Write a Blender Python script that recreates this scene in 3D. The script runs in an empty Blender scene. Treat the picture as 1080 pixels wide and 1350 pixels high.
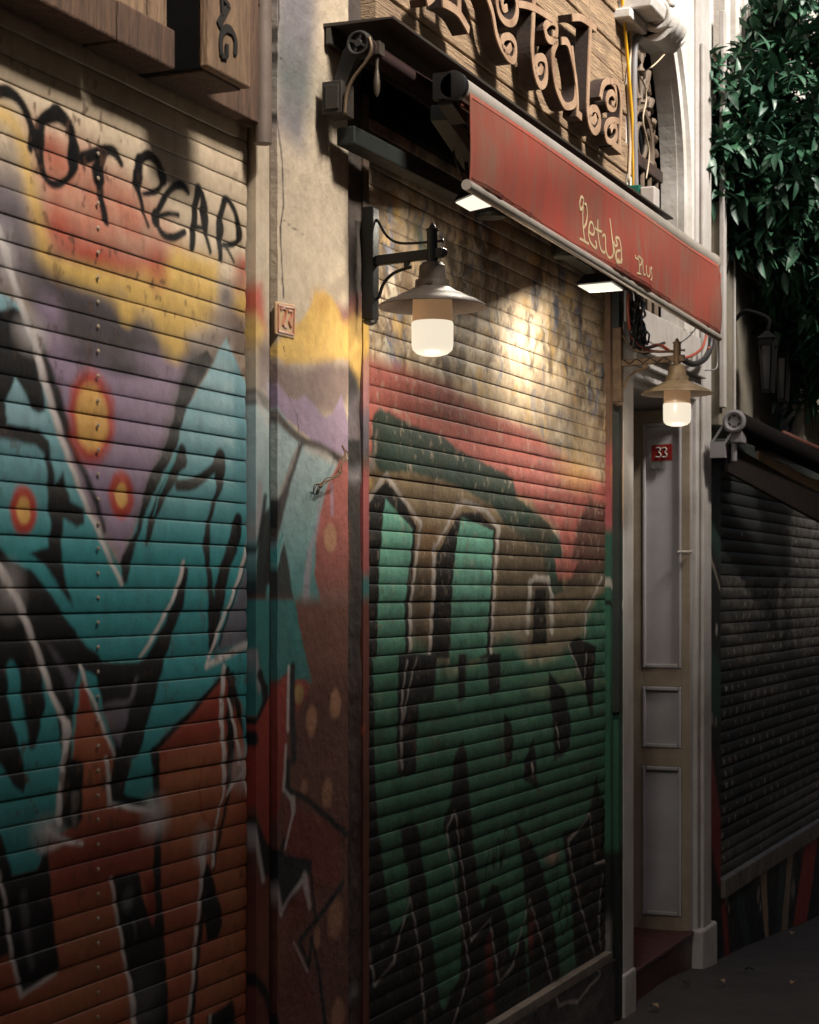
import bpy, math, random
import numpy as np
from mathutils import Vector
random.seed(7)
rng = np.random.RandomState(5)
C = bpy.data.collections.new("scene"); bpy.context.scene.collection.children.link(C)
# ---------------------------------------------------------------- camera model
F = 2400.0; VPX = 1570.0; HZ = 780.0; EYE = 1.6
A = math.atan((VPX-540.0)/F); CA = math.cos(A); SA = math.sin(A)
_z = F*EYE/555.0; _l = 280.0/F*_z
D = _z*SA - _l*CA                      # distance of the camera from the shop fronts
def ray(u, v):
    r = (u-540.0)/F; w = (HZ-v)/F
    return (CA + r*SA, SA - r*CA, w)
def P(u, v, Y=0.0):                    # point on the plane parallel to the shop fronts at depth Y
    d = ray(u, v); t = (Y+D)/d[1]
    return Vector((d[0]*t, Y, EYE + d[2]*t))
def QX(u, v, X):                       # point on the cross plane at X
    d = ray(u, v); t = X/d[0]
    return Vector((X, d[1]*t-D, EYE + d[2]*t))
def X_(u, Y=0.0): return P(u, 700, Y).x
def Z_(u, v, Y=0.0): return P(u, v, Y).z
def px(x, y, z):
    zz = x*CA + (y+D)*SA; r = x*SA - (y+D)*CA
    return 540+F*r/zz, HZ-F*(z-EYE)/zz

# ---------------------------------------------------------------- objects
def tag(o, label, cat, group=None, kind=None):
    if label: o['label'] = label
    if cat: o['category'] = cat
    if group: o['group'] = group
    if kind: o['kind'] = kind
    return o
BASE = {}
def thing(name, label, cat, loc, group=None):
    o = bpy.data.objects.new(name, None); C.objects.link(o)
    o.location = loc; o.empty_display_size = .1; BASE[o.name] = Vector(loc)
    return tag(o, label, cat, group)
def link_mesh(name, verts, faces, mat, parent=None, smooth=False, col=None):
    v = np.asarray(verts, dtype=np.float64).reshape(-1, 3)
    if parent is not None: off = BASE[parent.name]
    else: off = Vector(((v[:,0].min()+v[:,0].max())/2, (v[:,1].min()+v[:,1].max())/2, v[:,2].min()))
    v = v - np.array(off)
    me = bpy.data.meshes.new(name)
    if isinstance(faces, np.ndarray):
        n = len(faces); me.vertices.add(len(v)); me.vertices.foreach_set('co', v.ravel())
        me.loops.add(n*4); me.loops.foreach_set('vertex_index', faces.ravel().astype(np.int32))
        me.polygons.add(n); me.polygons.foreach_set('loop_start', np.arange(0, n*4, 4, dtype=np.int32))
        me.update(calc_edges=True)
    else:
        me.from_pydata([tuple(a) for a in v], [], faces); me.update()
    if smooth: me.polygons.foreach_set('use_smooth', [True]*len(me.polygons))
    if col is not None:
        a = me.color_attributes.new('paint', 'FLOAT_COLOR', 'POINT')
        cc = np.ones((len(v), 4), dtype=np.float32); cc[:, :3] = col.reshape(-1, 3)
        a.data.foreach_set('color', cc.ravel())
    me.materials.append(mat)
    o = bpy.data.objects.new(name, me); C.objects.link(o)
    if parent is not None:
        o.parent = parent; BASE[o.name] = Vector(off)
    else:
        o.location = off; BASE[o.name] = Vector(off)
    if parent is not None and parent.parent is None and parent.type == 'MESH': pass
    return o
def fix_child(o, parent):              # child of a mesh part: same origin as the part
    return o

class MB:
    def __init__(s): s.v = []; s.f = []
    def add(s, vs, fs):
        b = len(s.v); s.v += [tuple(a) for a in vs]; s.f += [tuple(i+b for i in f) for f in fs]
        return s
    def box(s, x0, x1, y0, y1, z0, z1):
        return s.hexa([(x0,y0,z0),(x1,y0,z0),(x1,y1,z0),(x0,y1,z0),(x0,y0,z1),(x1,y0,z1),(x1,y1,z1),(x0,y1,z1)])
    def hexa(s, p):
        return s.add(p, [(3,2,1,0),(4,5,6,7),(0,1,5,4),(1,2,6,5),(2,3,7,6),(3,0,4,7)])
    def bar(s, a, b, w, h, up=(0,0,1)):
        a = Vector(a); b = Vector(b); d = (b-a).normalized(); up = Vector(up)
        sd = d.cross(up)
        if sd.length < 1e-4: sd = d.cross(Vector((0,1,0)))
        sd.normalize(); n = sd.cross(d).normalized()
        q = []
        for c in (a, b):
            q += [c-sd*w/2-n*h/2, c+sd*w/2-n*h/2, c+sd*w/2+n*h/2, c-sd*w/2+n*h/2]
        return s.add(q, [(0,3,2,1),(4,5,6,7),(0,1,5,4),(1,2,6,5),(2,3,7,6),(3,0,4,7)])
    def tube(s, pts, r, seg=8, cap=True):
        pts = [Vector(p) for p in pts]; n = len(pts)
        rs = r if isinstance(r, (list, tuple)) else [r]*n
        t0 = (pts[1]-pts[0]).normalized()
        ref = Vector((0,0,1)) if abs(t0.z) < .9 else Vector((0,1,0))
        nn = t0.cross(ref).normalized(); vs = []; fs = []
        for i, p in enumerate(pts):
            t = (pts[min(i+1, n-1)]-pts[max(i-1, 0)])
            t = t.normalized() if t.length > 1e-9 else t0
            nn = (nn - t*nn.dot(t));
            nn = nn.normalized() if nn.length > 1e-6 else t.cross(Vector((1,0,0))).normalized()
            bb = t.cross(nn)
            for k in range(seg):
                a = 2*math.pi*k/seg
                vs.append(p + (nn*math.cos(a)+bb*math.sin(a))*rs[i])
        for i in range(n-1):
            for k in range(seg):
                k2 = (k+1) % seg
                fs.append((i*seg+k, i*seg+k2, (i+1)*seg+k2, (i+1)*seg+k))
        if cap:
            fs.append(tuple(reversed(range(seg)))); fs.append(tuple((n-1)*seg+k for k in range(seg)))
        return s.add(vs, fs)
    def lathe(s, c, prof, seg=32, axis='z', cap=True):
        c = Vector(c); vs = []; fs = []; n = len(prof)
        for r, h in prof:
            for k in range(seg):
                a = 2*math.pi*k/seg; q = (r*math.cos(a), r*math.sin(a))
                if axis == 'z': vs.append(c+Vector((q[0], q[1], h)))
                elif axis == 'x': vs.append(c+Vector((h, q[0], q[1])))
                else: vs.append(c+Vector((q[1], h, q[0])))
        for i in range(n-1):
            for k in range(seg):
                k2 = (k+1) % seg
                fs.append((i*seg+k, i*seg+k2, (i+1)*seg+k2, (i+1)*seg+k))
        if cap:
            fs.append(tuple(reversed(range(seg)))); fs.append(tuple((n-1)*seg+k for k in range(seg)))
        return s.add(vs, fs)
    def prism(s, poly, d):             # poly: 3-D points, pushed along vector d
        d = Vector(d); p = [Vector(q) for q in poly]; n = len(p)
        fs = [tuple(range(n)), tuple(reversed(range(n, 2*n)))]
        for i in range(n):
            j = (i+1) % n; fs.append((j, i, i+n, j+n))
        return s.add(p+[q+d for q in p], fs)
    def ribbon(s, pts, w, d):          # flat strip of width w following pts in the XZ plane, depth d along +Y
        pts = [Vector(p) for p in pts]; n = len(pts); L = []; R = []
        for i, p in enumerate(pts):
            t = pts[min(i+1, n-1)]-pts[max(i-1, 0)]; t.normalize()
            nn = Vector((-t.z, 0, t.x)); ww = w[i] if isinstance(w, list) else w
            L.append(p+nn*ww/2); R.append(p-nn*ww/2)
        dv = Vector((0, d, 0)); vs = L+R+[q+dv for q in L]+[q+dv for q in R]; fs = []
        for i in range(n-1):
            fs += [(i, i+1, n+i+1, n+i), (2*n+i, 3*n+i, 3*n+i+1, 2*n+i+1),
                   (i, 2*n+i, 2*n+i+1, i+1), (n+i, n+i+1, 3*n+i+1, 3*n+i)]
        fs += [(0, n, 3*n, 2*n), (n-1, 3*n-1, 4*n-1, 2*n-1)]
        return s.add(vs, fs)
    def build(s, name, mat, parent=None, smooth=False, bevel=0, auto=None):
        o = link_mesh(name, s.v, s.f, mat, parent, smooth)
        if auto:
            me = o.data; me.polygons.foreach_set('use_smooth', [True]*len(me.polygons))
            import bmesh
            b = bmesh.new(); b.from_mesh(me); bmesh.ops.recalc_face_normals(b, faces=b.faces)
            for e in b.edges:
                e.smooth = not (len(e.link_faces) == 2 and e.calc_face_angle(0) > math.radians(auto))
            b.to_mesh(me); b.free()
        else:
            import bmesh
            b = bmesh.new(); b.from_mesh(o.data); bmesh.ops.recalc_face_normals(b, faces=b.faces); b.to_mesh(o.data); b.free()
        if bevel:
            m = o.modifiers.new('bevel', 'BEVEL'); m.width = bevel; m.segments = 2; m.limit_method = 'ANGLE'
        return o

def smooth_pts(pts, k=5):              # Catmull-Rom
    p = [Vector(q) for q in pts]; out = []
    for i in range(len(p)-1):
        a = p[max(i-1, 0)]; b = p[i]; c = p[i+1]; d = p[min(i+2, len(p)-1)]
        for j in range(k):
            t = j/k
            out.append(.5*((2*b)+(c-a)*t+(2*a-5*b+4*c-d)*t*t+(3*b-a-3*c+d)*t*t*t))
    out.append(p[-1]); return out

# ---------------------------------------------------------------- materials
def s2l(c):
    return tuple(((x/255.0)/12.92 if x <= 10 else (((x/255.0)+.055)/1.055)**2.4) for x in c)
def mat(name, rgb, rgb2=None, scale=6, rough=.75, metal=0, bump=.3, bscale=60, streak=0, dirt=.0, dirtcol=(38,32,27), attr=False, emit=None, spec=.5, stretch=(1,1,1), sharp=(.3,.7), bdist=.004):
    m = bpy.data.materials.new(name); m.use_nodes = True; nt = m.node_tree; N = nt.nodes; L = nt.links
    b = N['Principled BSDF']; tc = N.new('ShaderNodeTexCoord'); mp = N.new('ShaderNodeMapping')
    mp.inputs['Scale'].default_value = stretch; L.new(tc.outputs['Object'], mp.inputs['Vector'])
    def noise(sc, det=6, vec=None, ro=.6):
        n = N.new('ShaderNodeTexNoise'); n.inputs['Scale'].default_value = sc; n.inputs['Detail'].default_value = det
        n.inputs['Roughness'].default_value = ro
        L.new(vec or mp.outputs['Vector'], n.inputs['Vector']); return n
    def ramp(src, lo, hi):
        r = N.new('ShaderNodeMapRange'); r.inputs['From Min'].default_value = lo; r.inputs['From Max'].default_value = hi
        L.new(src, r.inputs['Value']); return r.outputs['Result']
    def mix(f, a, c, bt='MIX'):
        x = N.new('ShaderNodeMix'); x.data_type = 'RGBA'; x.blend_type = bt
        if isinstance(f, (int, float)): x.inputs[0].default_value = f
        else: L.new(f, x.inputs[0])
        for k, q in ((6, a), (7, c)):
            if isinstance(q, tuple): x.inputs[k].default_value = (*q, 1)
            else: L.new(q, x.inputs[k])
        return x.outputs[2]
    rgb = s2l(rgb); rgb2 = s2l(rgb2) if rgb2 else tuple(x*.7 for x in rgb)
    n1 = noise(scale); col = mix(ramp(n1.outputs['Fac'], *sharp), rgb, rgb2)
    if attr:
        at = N.new('ShaderNodeAttribute'); at.attribute_name = 'paint'
        g = noise(28, 8); v = mix(ramp(g.outputs['Fac'], .3, .75), (1.06,1.05,1.04), (.78,.77,.76))
        col = mix(1.0, at.outputs['Color'], v, 'MULTIPLY')
    if streak:
        ms = N.new('ShaderNodeMapping'); ms.inputs['Scale'].default_value = (26, 0, 3.2)
        L.new(tc.outputs['Object'], ms.inputs['Vector']); ns = noise(1.0, 7, ms.outputs['Vector'], .7)
        f = ramp(ns.outputs['Fac'], .5, .72); mm = N.new('ShaderNodeMath'); mm.operation = 'MULTIPLY'
        L.new(f, mm.inputs[0]); mm.inputs[1].default_value = streak
        col = mix(mm.outputs[0], col, s2l(dirtcol))
    if dirt:
        nd = noise(3.1, 12, tc.outputs['Object'], .72); f = ramp(nd.outputs['Fac'], .5, .68)
        mm = N.new('ShaderNodeMath'); mm.operation = 'MULTIPLY'; L.new(f, mm.inputs[0]); mm.inputs[1].default_value = dirt
        col = mix(mm.outputs[0], col, s2l(dirtcol))
    L.new(col, b.inputs['Base Color'])
    b.inputs['Metallic'].default_value = metal; b.inputs['Specular IOR Level'].default_value = spec
    nr = noise(scale*4, 5); rr = N.new('ShaderNodeMapRange'); rr.inputs['To Min'].default_value = max(0, rough-.13); rr.inputs['To Max'].default_value = min(1, rough+.13)
    L.new(nr.outputs['Fac'], rr.inputs['Value']); L.new(rr.outputs['Result'], b.inputs['Roughness'])
    if bump:
        nb = noise(bscale, 8); bp = N.new('ShaderNodeBump'); bp.inputs['Strength'].default_value = bump; bp.inputs['Distance'].default_value = bdist
        L.new(nb.outputs['Fac'], bp.inputs['Height']); L.new(bp.outputs['Normal'], b.inputs['Normal'])
    if emit:
        b.inputs['Emission Color'].default_value = (*s2l(emit[0]), 1); b.inputs['Emission Strength'].default_value = emit[1]
    return m

# ---------------------------------------------------------------- paint
def vnoise(X, Z, s, seed=0):
    x = X*s+seed*17.3; z = Z*s+seed*9.1; xi = np.floor(x).astype(np.int64); zi = np.floor(z).astype(np.int64)
    fx = x-xi; fz = z-zi; fx = fx*fx*(3-2*fx); fz = fz*fz*(3-2*fz)
    def h(a, b):
        n = (a*374761393 + b*668265263 + seed*982451653) & 0x7fffffff
        n = ((n ^ (n >> 13))*1274126177) & 0x7fffffff
        return ((n ^ (n >> 16)) & 0xffff)/65535.0
    return (h(xi, zi)*(1-fx)+h(xi+1, zi)*fx)*(1-fz)+(h(xi, zi+1)*(1-fx)+h(xi+1, zi+1)*fx)*fz
def fbm(X, Z, s, o=4, seed=0):
    r = 0; a = .5; t = 0
    for i in range(o):
        r = r+a*vnoise(X, Z, s*2**i, seed+i); t += a; a *= .55
    return r/t
class Paint:
    def __init__(s, xs, zs, Y, base):
        s.X, s.Z = np.meshgrid(xs, zs); s.xs = xs; s.zs = zs; s.Y = Y
        s.c = np.zeros(s.X.shape+(3,)); s.c[:] = s2l(base)
        s.j = (fbm(s.X, s.Z, 30, 3, 3)-.5)
    def win(s, pts, m):
        x0 = min(p[0] for p in pts)-m; x1 = max(p[0] for p in pts)+m; z0 = min(p[1] for p in pts)-m; z1 = max(p[1] for p in pts)+m
        a = np.searchsorted(s.xs, x0); b = np.searchsorted(s.xs, x1); c = np.searchsorted(s.zs, z0); d = np.searchsorted(s.zs, z1)
        return slice(c, d), slice(a, b)
    def conv(s, pts): return [(q.x, q.z) for q in (P(u, v, s.Y) for u, v in pts)]
    def seg(s, X, Z, a, b):
        dx = b[0]-a[0]; dz = b[1]-a[1]; l = dx*dx+dz*dz+1e-12
        t = np.clip(((X-a[0])*dx+(Z-a[1])*dz)/l, 0, 1)
        return np.hypot(X-a[0]-t*dx, Z-a[1]-t*dz), t
    def blend(s, w, al, col, grad=None):
        al = np.clip(al, 0, 1)[..., None]
        if grad:                        # second colour reached at the lower v
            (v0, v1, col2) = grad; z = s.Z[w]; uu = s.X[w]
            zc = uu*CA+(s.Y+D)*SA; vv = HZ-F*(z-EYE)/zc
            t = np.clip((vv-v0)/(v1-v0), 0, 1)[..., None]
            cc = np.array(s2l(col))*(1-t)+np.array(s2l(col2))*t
        else: cc = np.array(s2l(col))
        s.c[w] = s.c[w]*(1-al)+cc*al
    def poly(s, pts, col, soft=.008, al=1, grad=None, rough=.012, brk=0):
        soft = soft*(.5 if soft < .03 else .85); rough = min(rough, soft*1.2)
        q = s.conv(pts); w = s.win(q, soft*2+.02); X = s.X[w]; Z = s.Z[w]
        if X.size == 0: return
        ins = np.zeros(X.shape, bool); dd = np.full(X.shape, 9.)
        for i in range(len(q)):
            a = q[i]; b = q[(i+1) % len(q)]
            dd = np.minimum(dd, s.seg(X, Z, a, b)[0])
            if abs(b[1]-a[1]) > 1e-9:
                cr = ((a[1] > Z) != (b[1] > Z)) & (X < (b[0]-a[0])*(Z-a[1])/(b[1]-a[1])+a[0]); ins ^= cr
        sd = np.where(ins, dd, -dd) + s.j[w]*rough
        k = np.clip(sd/soft*.5+.5, 0, 1); k = k*k*(3-2*k)
        if brk: k = k*np.clip(1.15-brk*1.6*fbm(X, Z, 14, 4, 11)+.25*brk, 0, 1)
        s.blend(w, k*al, col, grad)
    def line(s, pts, wpx, col, soft=.006, al=1, curve=True, grad=None):
        if curve and len(pts) > 2:
            pp = smooth_pts([(a, b, 0) for a, b in pts], 4); pts2 = [(p.x, p.y) for p in pp]
        else: pts2 = pts
        n = len(pts2); q = s.conv(pts2); soft = soft*(.55 if soft < .03 else .85)
        ws = wpx if isinstance(wpx, (list, tuple)) else [wpx, wpx]
        W = []
        for i, (u, v) in enumerate(pts2):
            t = i/(n-1)*(len(ws)-1); k = min(int(t), len(ws)-2); w0 = ws[k]+(ws[k+1]-ws[k])*(t-k)
            zc = q[i][0]*CA+(s.Y+D)*SA; W.append(w0*zc/F/1.0)
        mx = max(W)*1.3+soft*2+.01; w = s.win(q, mx); X = s.X[w]; Z = s.Z[w]
        if X.size == 0: return
        best = np.full(X.shape, -9.)
        for i in range(n-1):
            # brush strokes look as wide as measured in the photograph when seen from the camera
            d, t = s.seg(X, Z, q[i], q[i+1]); dx = abs(q[i+1][0]-q[i][0]); dz = abs(q[i+1][1]-q[i][1]); h = math.hypot(dx, dz)+1e-9
            k = 1/ (SA*(dz/h)+1.0*(dx/h)) if h > 0 else 1
            k = min(max(k, 1), 2.6)
            best = np.maximum(best, (W[i]+(W[i+1]-W[i])*t)*.5*k - d)
        best += s.j[w]*.004
        k = np.clip(best/soft*.5+.5, 0, 1); k = k*k*(3-2*k); s.blend(w, k*al, col, grad)
    def blob(s, u, v, ru, rv, col, soft=.25, al=1):
        c = P(u, v, s.Y); e = P(u+ru, v, s.Y); rx = abs(e.x-c.x); rz = rv*(c.x*CA+(s.Y+D)*SA)/F
        w = s.win([(c.x-rx, c.z-rz), (c.x+rx, c.z+rz)], .12+max(rx, rz)*soft); X = s.X[w]; Z = s.Z[w]
        if X.size == 0: return
        r = np.hypot((X-c.x)/rx, (Z-c.z)/rz)+s.j[w]*.18
        k = np.clip((1-r)/soft*.5+.5, 0, 1); s.blend(w, k*al, col)
def grid_mesh(name, xs, zs, depth, mat_, col, parent=None, smooth=True):
    X, Z = np.meshgrid(xs, zs); Y = depth(X, Z); n, m = X.shape
    lum = (col*np.array([.25,.6,.15])).sum(-1, keepdims=True); col = lum+(col-lum)*.80
    v = np.stack([X, Y, Z], -1).reshape(-1, 3)
    i = np.arange((n-1)*(m-1)); r = i//(m-1); c = i % (m-1); a = r*m+c
    f = np.stack([a, a+1, a+m+1, a+m], -1)
    return link_mesh(name, v, f, mat_, parent, smooth, col)
FLOOD1 = 2.7; FLOOD2 = 1.2; LAMP1 = 1.0; LAMP2 = .7; GLOWE = .26
OPPH = 7.4; SUN_EL = 46; SUN_AZ = -110; SUN_ROT = 90-SUN_AZ; SKY = .024; SUN = 3.3; SUN_ANG = 15; EXPO = 1.8
# ================================================================ the sprayed mural
CREAM=(205,180,146); BLK=(24,25,27); TEAL=(16,138,142); LTEAL=(122,168,176); PURP=(142,118,142); YEL=(212,166,48); RED=(176,62,34)
ORG=(164,70,34); DRED=(126,38,22); WHT=(196,184,178); GRY=(110,104,112); BRN=(96,58,42); PINK=(168,84,72)
def mural_left(c):
    c.c[:] = np.array(s2l(CREAM))*(1-.16*fbm(c.X, c.Z, 5, 4, 2))[..., None]
    # soft red, yellow and violet of the upper part
    c.poly([(40,168),(100,188),(150,225),(195,262),(222,300),(240,335),(200,345),(120,335),(60,300),(46,240)], (186,96,66), .07, .85, brk=.6)
    c.blob(72,300,26,22,RED,.8,.9); c.blob(120,340,46,20,RED,.7,.95); c.blob(64,195,12,14,RED,.8,.6); c.blob(70,215,14,24,(186,96,66),.8,.7)
    c.poly([(60,335),(190,335),(222,345),(215,375),(170,372),(110,362)], RED, .05, .9)
    c.poly([(0,215),(22,225),(40,270),(44,330),(60,362),(0,400),(-80,400),(-80,150)], (92,84,98), .08, .9)
    c.poly([(18,345),(60,345),(150,375),(215,440),(255,452),(288,430),(300,400),(337,392),(337,470),(270,470),(255,560),(218,640),(157,745),(110,660),(60,500),(40,440)], (104,92,98), .05, .95)
    c.poly([(40,345),(75,350),(140,385),(190,440),(245,455),(255,470),(230,500),(150,480),(90,445),(50,400)], (58,52,58), .07, .85)
    c.poly([(55,462),(78,455),(145,482),(215,490),(244,472),(250,478),(228,520),(212,590),(186,650),(158,742),(112,668),(66,520)], PURP, .03, 1)
    c.blob(62,415,16,22,PURP,.7,.9); c.blob(72,455,24,14,PURP,.7,.8); c.blob(206,480,26,16,PURP,.7,.8)
    c.blob(160,485,28,10,(40,37,38),.8,.8); c.blob(105,465,22,12,(44,40,44),.8,.7)
    c.poly([(84,350),(120,352),(172,362),(210,350),(228,325),(285,345),(287,385),(281,425),(245,440),(232,472),(212,450),(195,420),(168,412),(160,385),(110,372)], YEL, .035, .96, brk=.15)
    c.line([(0,150),(12,160),(26,185),(36,232),(42,270),(52,315),(62,345),(100,362),(140,378),(162,410)], [20,18,14,16,20,22,16], YEL, .035, .95)
    c.blob(165,412,9,17,YEL,.6,.95); c.blob(228,455,14,20,YEL,.7,.9); c.blob(205,352,12,26,RED,.7,.75); c.blob(325,352,13,13,RED,.7,.85); c.blob(318,375,11,16,RED,.8,.6)
    c.blob(322,402,13,18,YEL,.6,.9); c.blob(296,388,9,15,(88,78,84),.7,.8); c.blob(300,420,22,10,(120,98,86),.8,.8)
    c.poly([(282,425),(337,425),(337,520),(262,512),(262,470)], (150,126,104), .06, .6); c.poly([(240,476),(300,468),(300,484),(236,498)],(38,34,34),.04,.85)
    # teal body
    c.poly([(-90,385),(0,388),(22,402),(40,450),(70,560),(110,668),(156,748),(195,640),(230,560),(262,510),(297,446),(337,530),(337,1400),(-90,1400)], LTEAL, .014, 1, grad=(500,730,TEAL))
    # black masses upper left
    c.poly([(-60,412),(0,409),(14,405),(24,412),(40,455),(52,500),(58,540),(50,548),(40,540),(30,520),(18,500),(6,530),(8,558),(50,566),(64,580),(70,640),(80,622),(90,660),(108,672),(108,690),(98,694),(80,684),(78,722),(82,756),(93,800),(76,776),(56,742),(36,728),(62,722),(64,690),(60,660),(58,600),(48,588),(0,578),(-60,575)], BLK, .012)
    c.poly([(18,500),(34,527),(42,542),(55,545),(64,560),(48,562),(12,558),(6,545),(9,520)], LTEAL, .01, .95)
    c.line([(50,448),(66,500),(84,560),(104,612),(126,670),(134,700)], [6,14,16,14,10,6], BLK, .016)
    c.poly([(-50,700),(0,722),(12,738),(40,752),(66,786),(104,842),(134,872),(180,874),(190,868),(216,820),(232,770),(240,742),(245,748),(238,800),(218,858),(200,930),(180,1002),(168,1046),(142,1052),(138,1000),(150,985),(134,935),(124,890),(104,882),(97,900),(92,1000),(104,1076),(70,1090),(75,1000),(60,900),(50,872),(58,930),(46,985),(38,990),(28,960),(22,880),(10,870),(8,920),(28,1000),(28,1040),(20,1046),(0,1010),(-50,980)], BLK, .012)
    c.line([(12,882),(20,920),(28,960),(34,1010),(36,1060)], [14,14,12,10,10], TEAL, .014)
    c.poly([(50,985),(58,960),(60,900),(52,870),(72,930),(82,1000),(78,1060),(44,1050),(38,1010)], TEAL, .012)
    c.poly([(60,848),(78,868),(98,892),(93,925),(80,890)], (92,84,94), .02, .9)
    c.line([(178,896),(168,924),(150,928),(136,930)], [7,9,10,4], (104,98,106), .014, .9); c.poly([(132,938),(170,930),(164,960),(156,985)], (96,88,98), .014, .95)
    # black of the right hand letters
    c.poly([(272,462),(252,472),(238,498),(228,548),(212,600),(190,636),(176,700),(158,732),(157,771),(164,768),(176,722),(190,672),(205,640),(232,590),(240,550),(262,505),(281,476)], BLK, .012)
    c.line([(238,594),(236,610),(212,650),(196,690),(191,718)], [10,20,20,12,4], BLK, .01); c.line([(232,640),(252,638),(275,622),(288,605)], [16,16,14,15], BLK, .01)
    c.line([(289,607),(287,640),(278,670),(270,712),(274,770),(278,850)], [14,11,8,8,8,10], BLK, .01)
    c.line([(312,688),(305,720),(292,755),(284,800),(276,850)], [18,24,20,20,12], BLK, .01)
    c.line([(234,594),(222,620),(206,656),(200,680)], [3,4,3,2], (30,140,140), .006)
    c.poly([(337,690),(337,838),(290,858),(284,856),(296,820),(322,752)], (104,92,104), .014, .9)
    c.line([(330,690),(322,740),(304,795),(286,850)], [4,5,5,4], BLK, .008)
    # orange lower part
    c.poly([(107,888),(118,930),(138,968),(152,1004),(138,1030),(142,1060),(205,1070),(210,1050),(203,988),(250,940),(297,888),(337,960),(337,1400),(-90,1400),(-90,1160),(45,1150),(62,1112),(96,1085),(92,1020),(100,950)], ORG, .012, 1, grad=(890,1010,(160,76,38)))
    c.poly([(107,888),(118,930),(150,1000),(120,1020),(94,1010),(100,950)], (140,46,24), .02, .8); c.poly([(290,900),(297,888),(302,960),(260,985),(205,1000),(214,980)], (140,40,22), .03, .85)
    c.poly([(62,1115),(140,1095),(205,1075),(207,1150),(70,1180)], (140,46,26), .06, .8); c.poly([(190,1160),(205,1150),(207,1220),(198,1225)], (130,38,24), .02, .9)
    for (u, v, a, b) in ((250,1020,22,22),(120,985,14,30),(250,1080,30,24),(310,1180,16,40),(120,1240,30,30),(300,1290,24,30),(100,1330,50,24)): c.blob(u,v,a,b,(176,112,56),1.4,.5)
    c.blob(150,1110,50,24,(110,36,22),1.2,.6)
    c.poly([(-90,1020),(0,1020),(75,1002),(76,1083),(43,1085),(45,1146),(12,1156),(3,1100),(-90,1100)], (16,134,134), .01)
    c.poly([(170,1000),(206,990),(205,1052),(163,1046)], (16,134,134), .01)
    c.line([(299,884),(280,905),(250,940),(206,986),(205,1020),(208,1080),(207,1150),(212,1250),(216,1400)], [4,8,9,9,8,8,8,9], BLK, .01)
    c.line([(298,885),(302,920),(302,1000),(298,1050),(288,1100),(280,1145)], [9,8,8,6,7,4], BLK, .01); c.line([(304,890),(312,930),(322,970)], [8,12,4], BLK, .012); c.line([(308,900),(322,940),(325,990)],[3,10,10],TEAL,.012,.9)
    c.poly([(0,1000),(28,1000),(33,1030),(28,1046),(14,1036),(2,1010)], BLK, .01)
    c.poly([(92,1000),(108,1005),(107,1078),(98,1092),(60,1090),(74,1082),(84,1050)], BLK, .012); c.poly([(-80,1090),(0,1100),(14,1156),(46,1147),(60,1110),(64,1170),(76,1282),(25,1314),(8,1256),(-60,1300)], BLK, .01)
    c.poly([(146,1000),(172,1000),(162,1046),(196,1056),(190,1064),(144,1056)], BLK, .01)
    c.poly([(148,1155),(182,1149),(190,1190),(200,1224),(206,1200),(212,1260),(216,1400),(180,1400),(168,1290),(156,1220)], BLK, .01)
    c.poly([(272,1136),(280,1160),(293,1216),(286,1236),(272,1243),(268,1210),(260,1270),(250,1400),(240,1400),(254,1290),(262,1210),(266,1150)], BLK, .01)
    c.poly([(272,1342),(305,1318),(322,1400),(268,1400)], BLK, .014)
    c.line([(28,1180),(31,1220),(38,1272)], [8,10,8], (84,78,80), .014, .8); c.blob(168,1186,7,14,(104,110,108),.6,.8); c.line([(176,1215),(178,1240)],[5,2],(90,86,88),.01,.7)
    c.line([(98,1050),(96,1084)],[8,6],(120,110,104),.014,.7); c.blob(190,1325,14,26,(120,116,116),1.2,.5)
    # white outlines
    c.line([(-30,250),(0,320),(12,366),(30,420),(44,458),(58,510),(78,572),(104,650),(132,714),(157,770)], [16,14,10,12,12,11,9,8,8,7], WHT, .010)
    c.blob(38,440,15,18,WHT,1.0,.85); c.blob(4,335,10,26,WHT,1.0,.8)
    c.line([(-10,735),(5,760),(28,806),(48,862),(68,920),(86,958),(84,990),(78,1035),(76,1083)], [8,16,12,10,9,12,8,6,6], WHT, .010); c.blob(12,778,12,24,WHT,1.2,.6)
    c.line([(239,742),(228,780),(206,828),(183,866)], [6,7,6,6], WHT, .008)
    c.line([(104,878),(112,905),(124,930),(134,960),(149,996)], [5,6,5,5,6], WHT, .008); c.line([(138,1000),(141,1030),(144,1060),(200,1070)], [5,6,6,8], WHT, .009, curve=False)
    c.blob(204,1072,13,18,WHT,.9,.9); c.blob(204,1092,11,12,WHT,1.2,.6); c.blob(60,1098,14,16,WHT,1.0,.85); c.line([(60,1094),(84,1108),(106,1112)], [8,7,6], WHT, .01); c.line([(50,1122),(70,1116),(84,1110)],[6,4,3],WHT,.012,.7)
    c.line([(335,668),(328,700),(318,745),(300,795),(286,830),(270,878)], [5,6,7,6,7,6], WHT, .008); c.line([(270,878),(300,862),(337,842)], [7,10,10], WHT, .014)
    c.line([(293,880),(291,940),(293,1000),(293,1040),(283,1085),(279,1140)], [5,5,5,4,4,4], WHT, .007); c.line([(300,922),(308,958),(314,1005)], [4,5,5], WHT, .007)
    c.blob(319,1013,11,20,WHT,1.0,.85); c.line([(318,1020),(303,1036),(296,1048)],[7,6,4],WHT,.01); c.line([(320,1025),(328,1062),(337,1085)],[6,7,6],WHT,.01)
    c.line([(-4,1150),(4,1190),(10,1240),(16,1280),(26,1312),(46,1300),(74,1282)], [4,5,5,6,8,7,6], WHT, .009, .85, curve=False)
    c.line([(145,1158),(154,1210),(163,1262),(172,1310),(178,1400)], [5,5,5,7,6], WHT, .009, .9)
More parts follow.
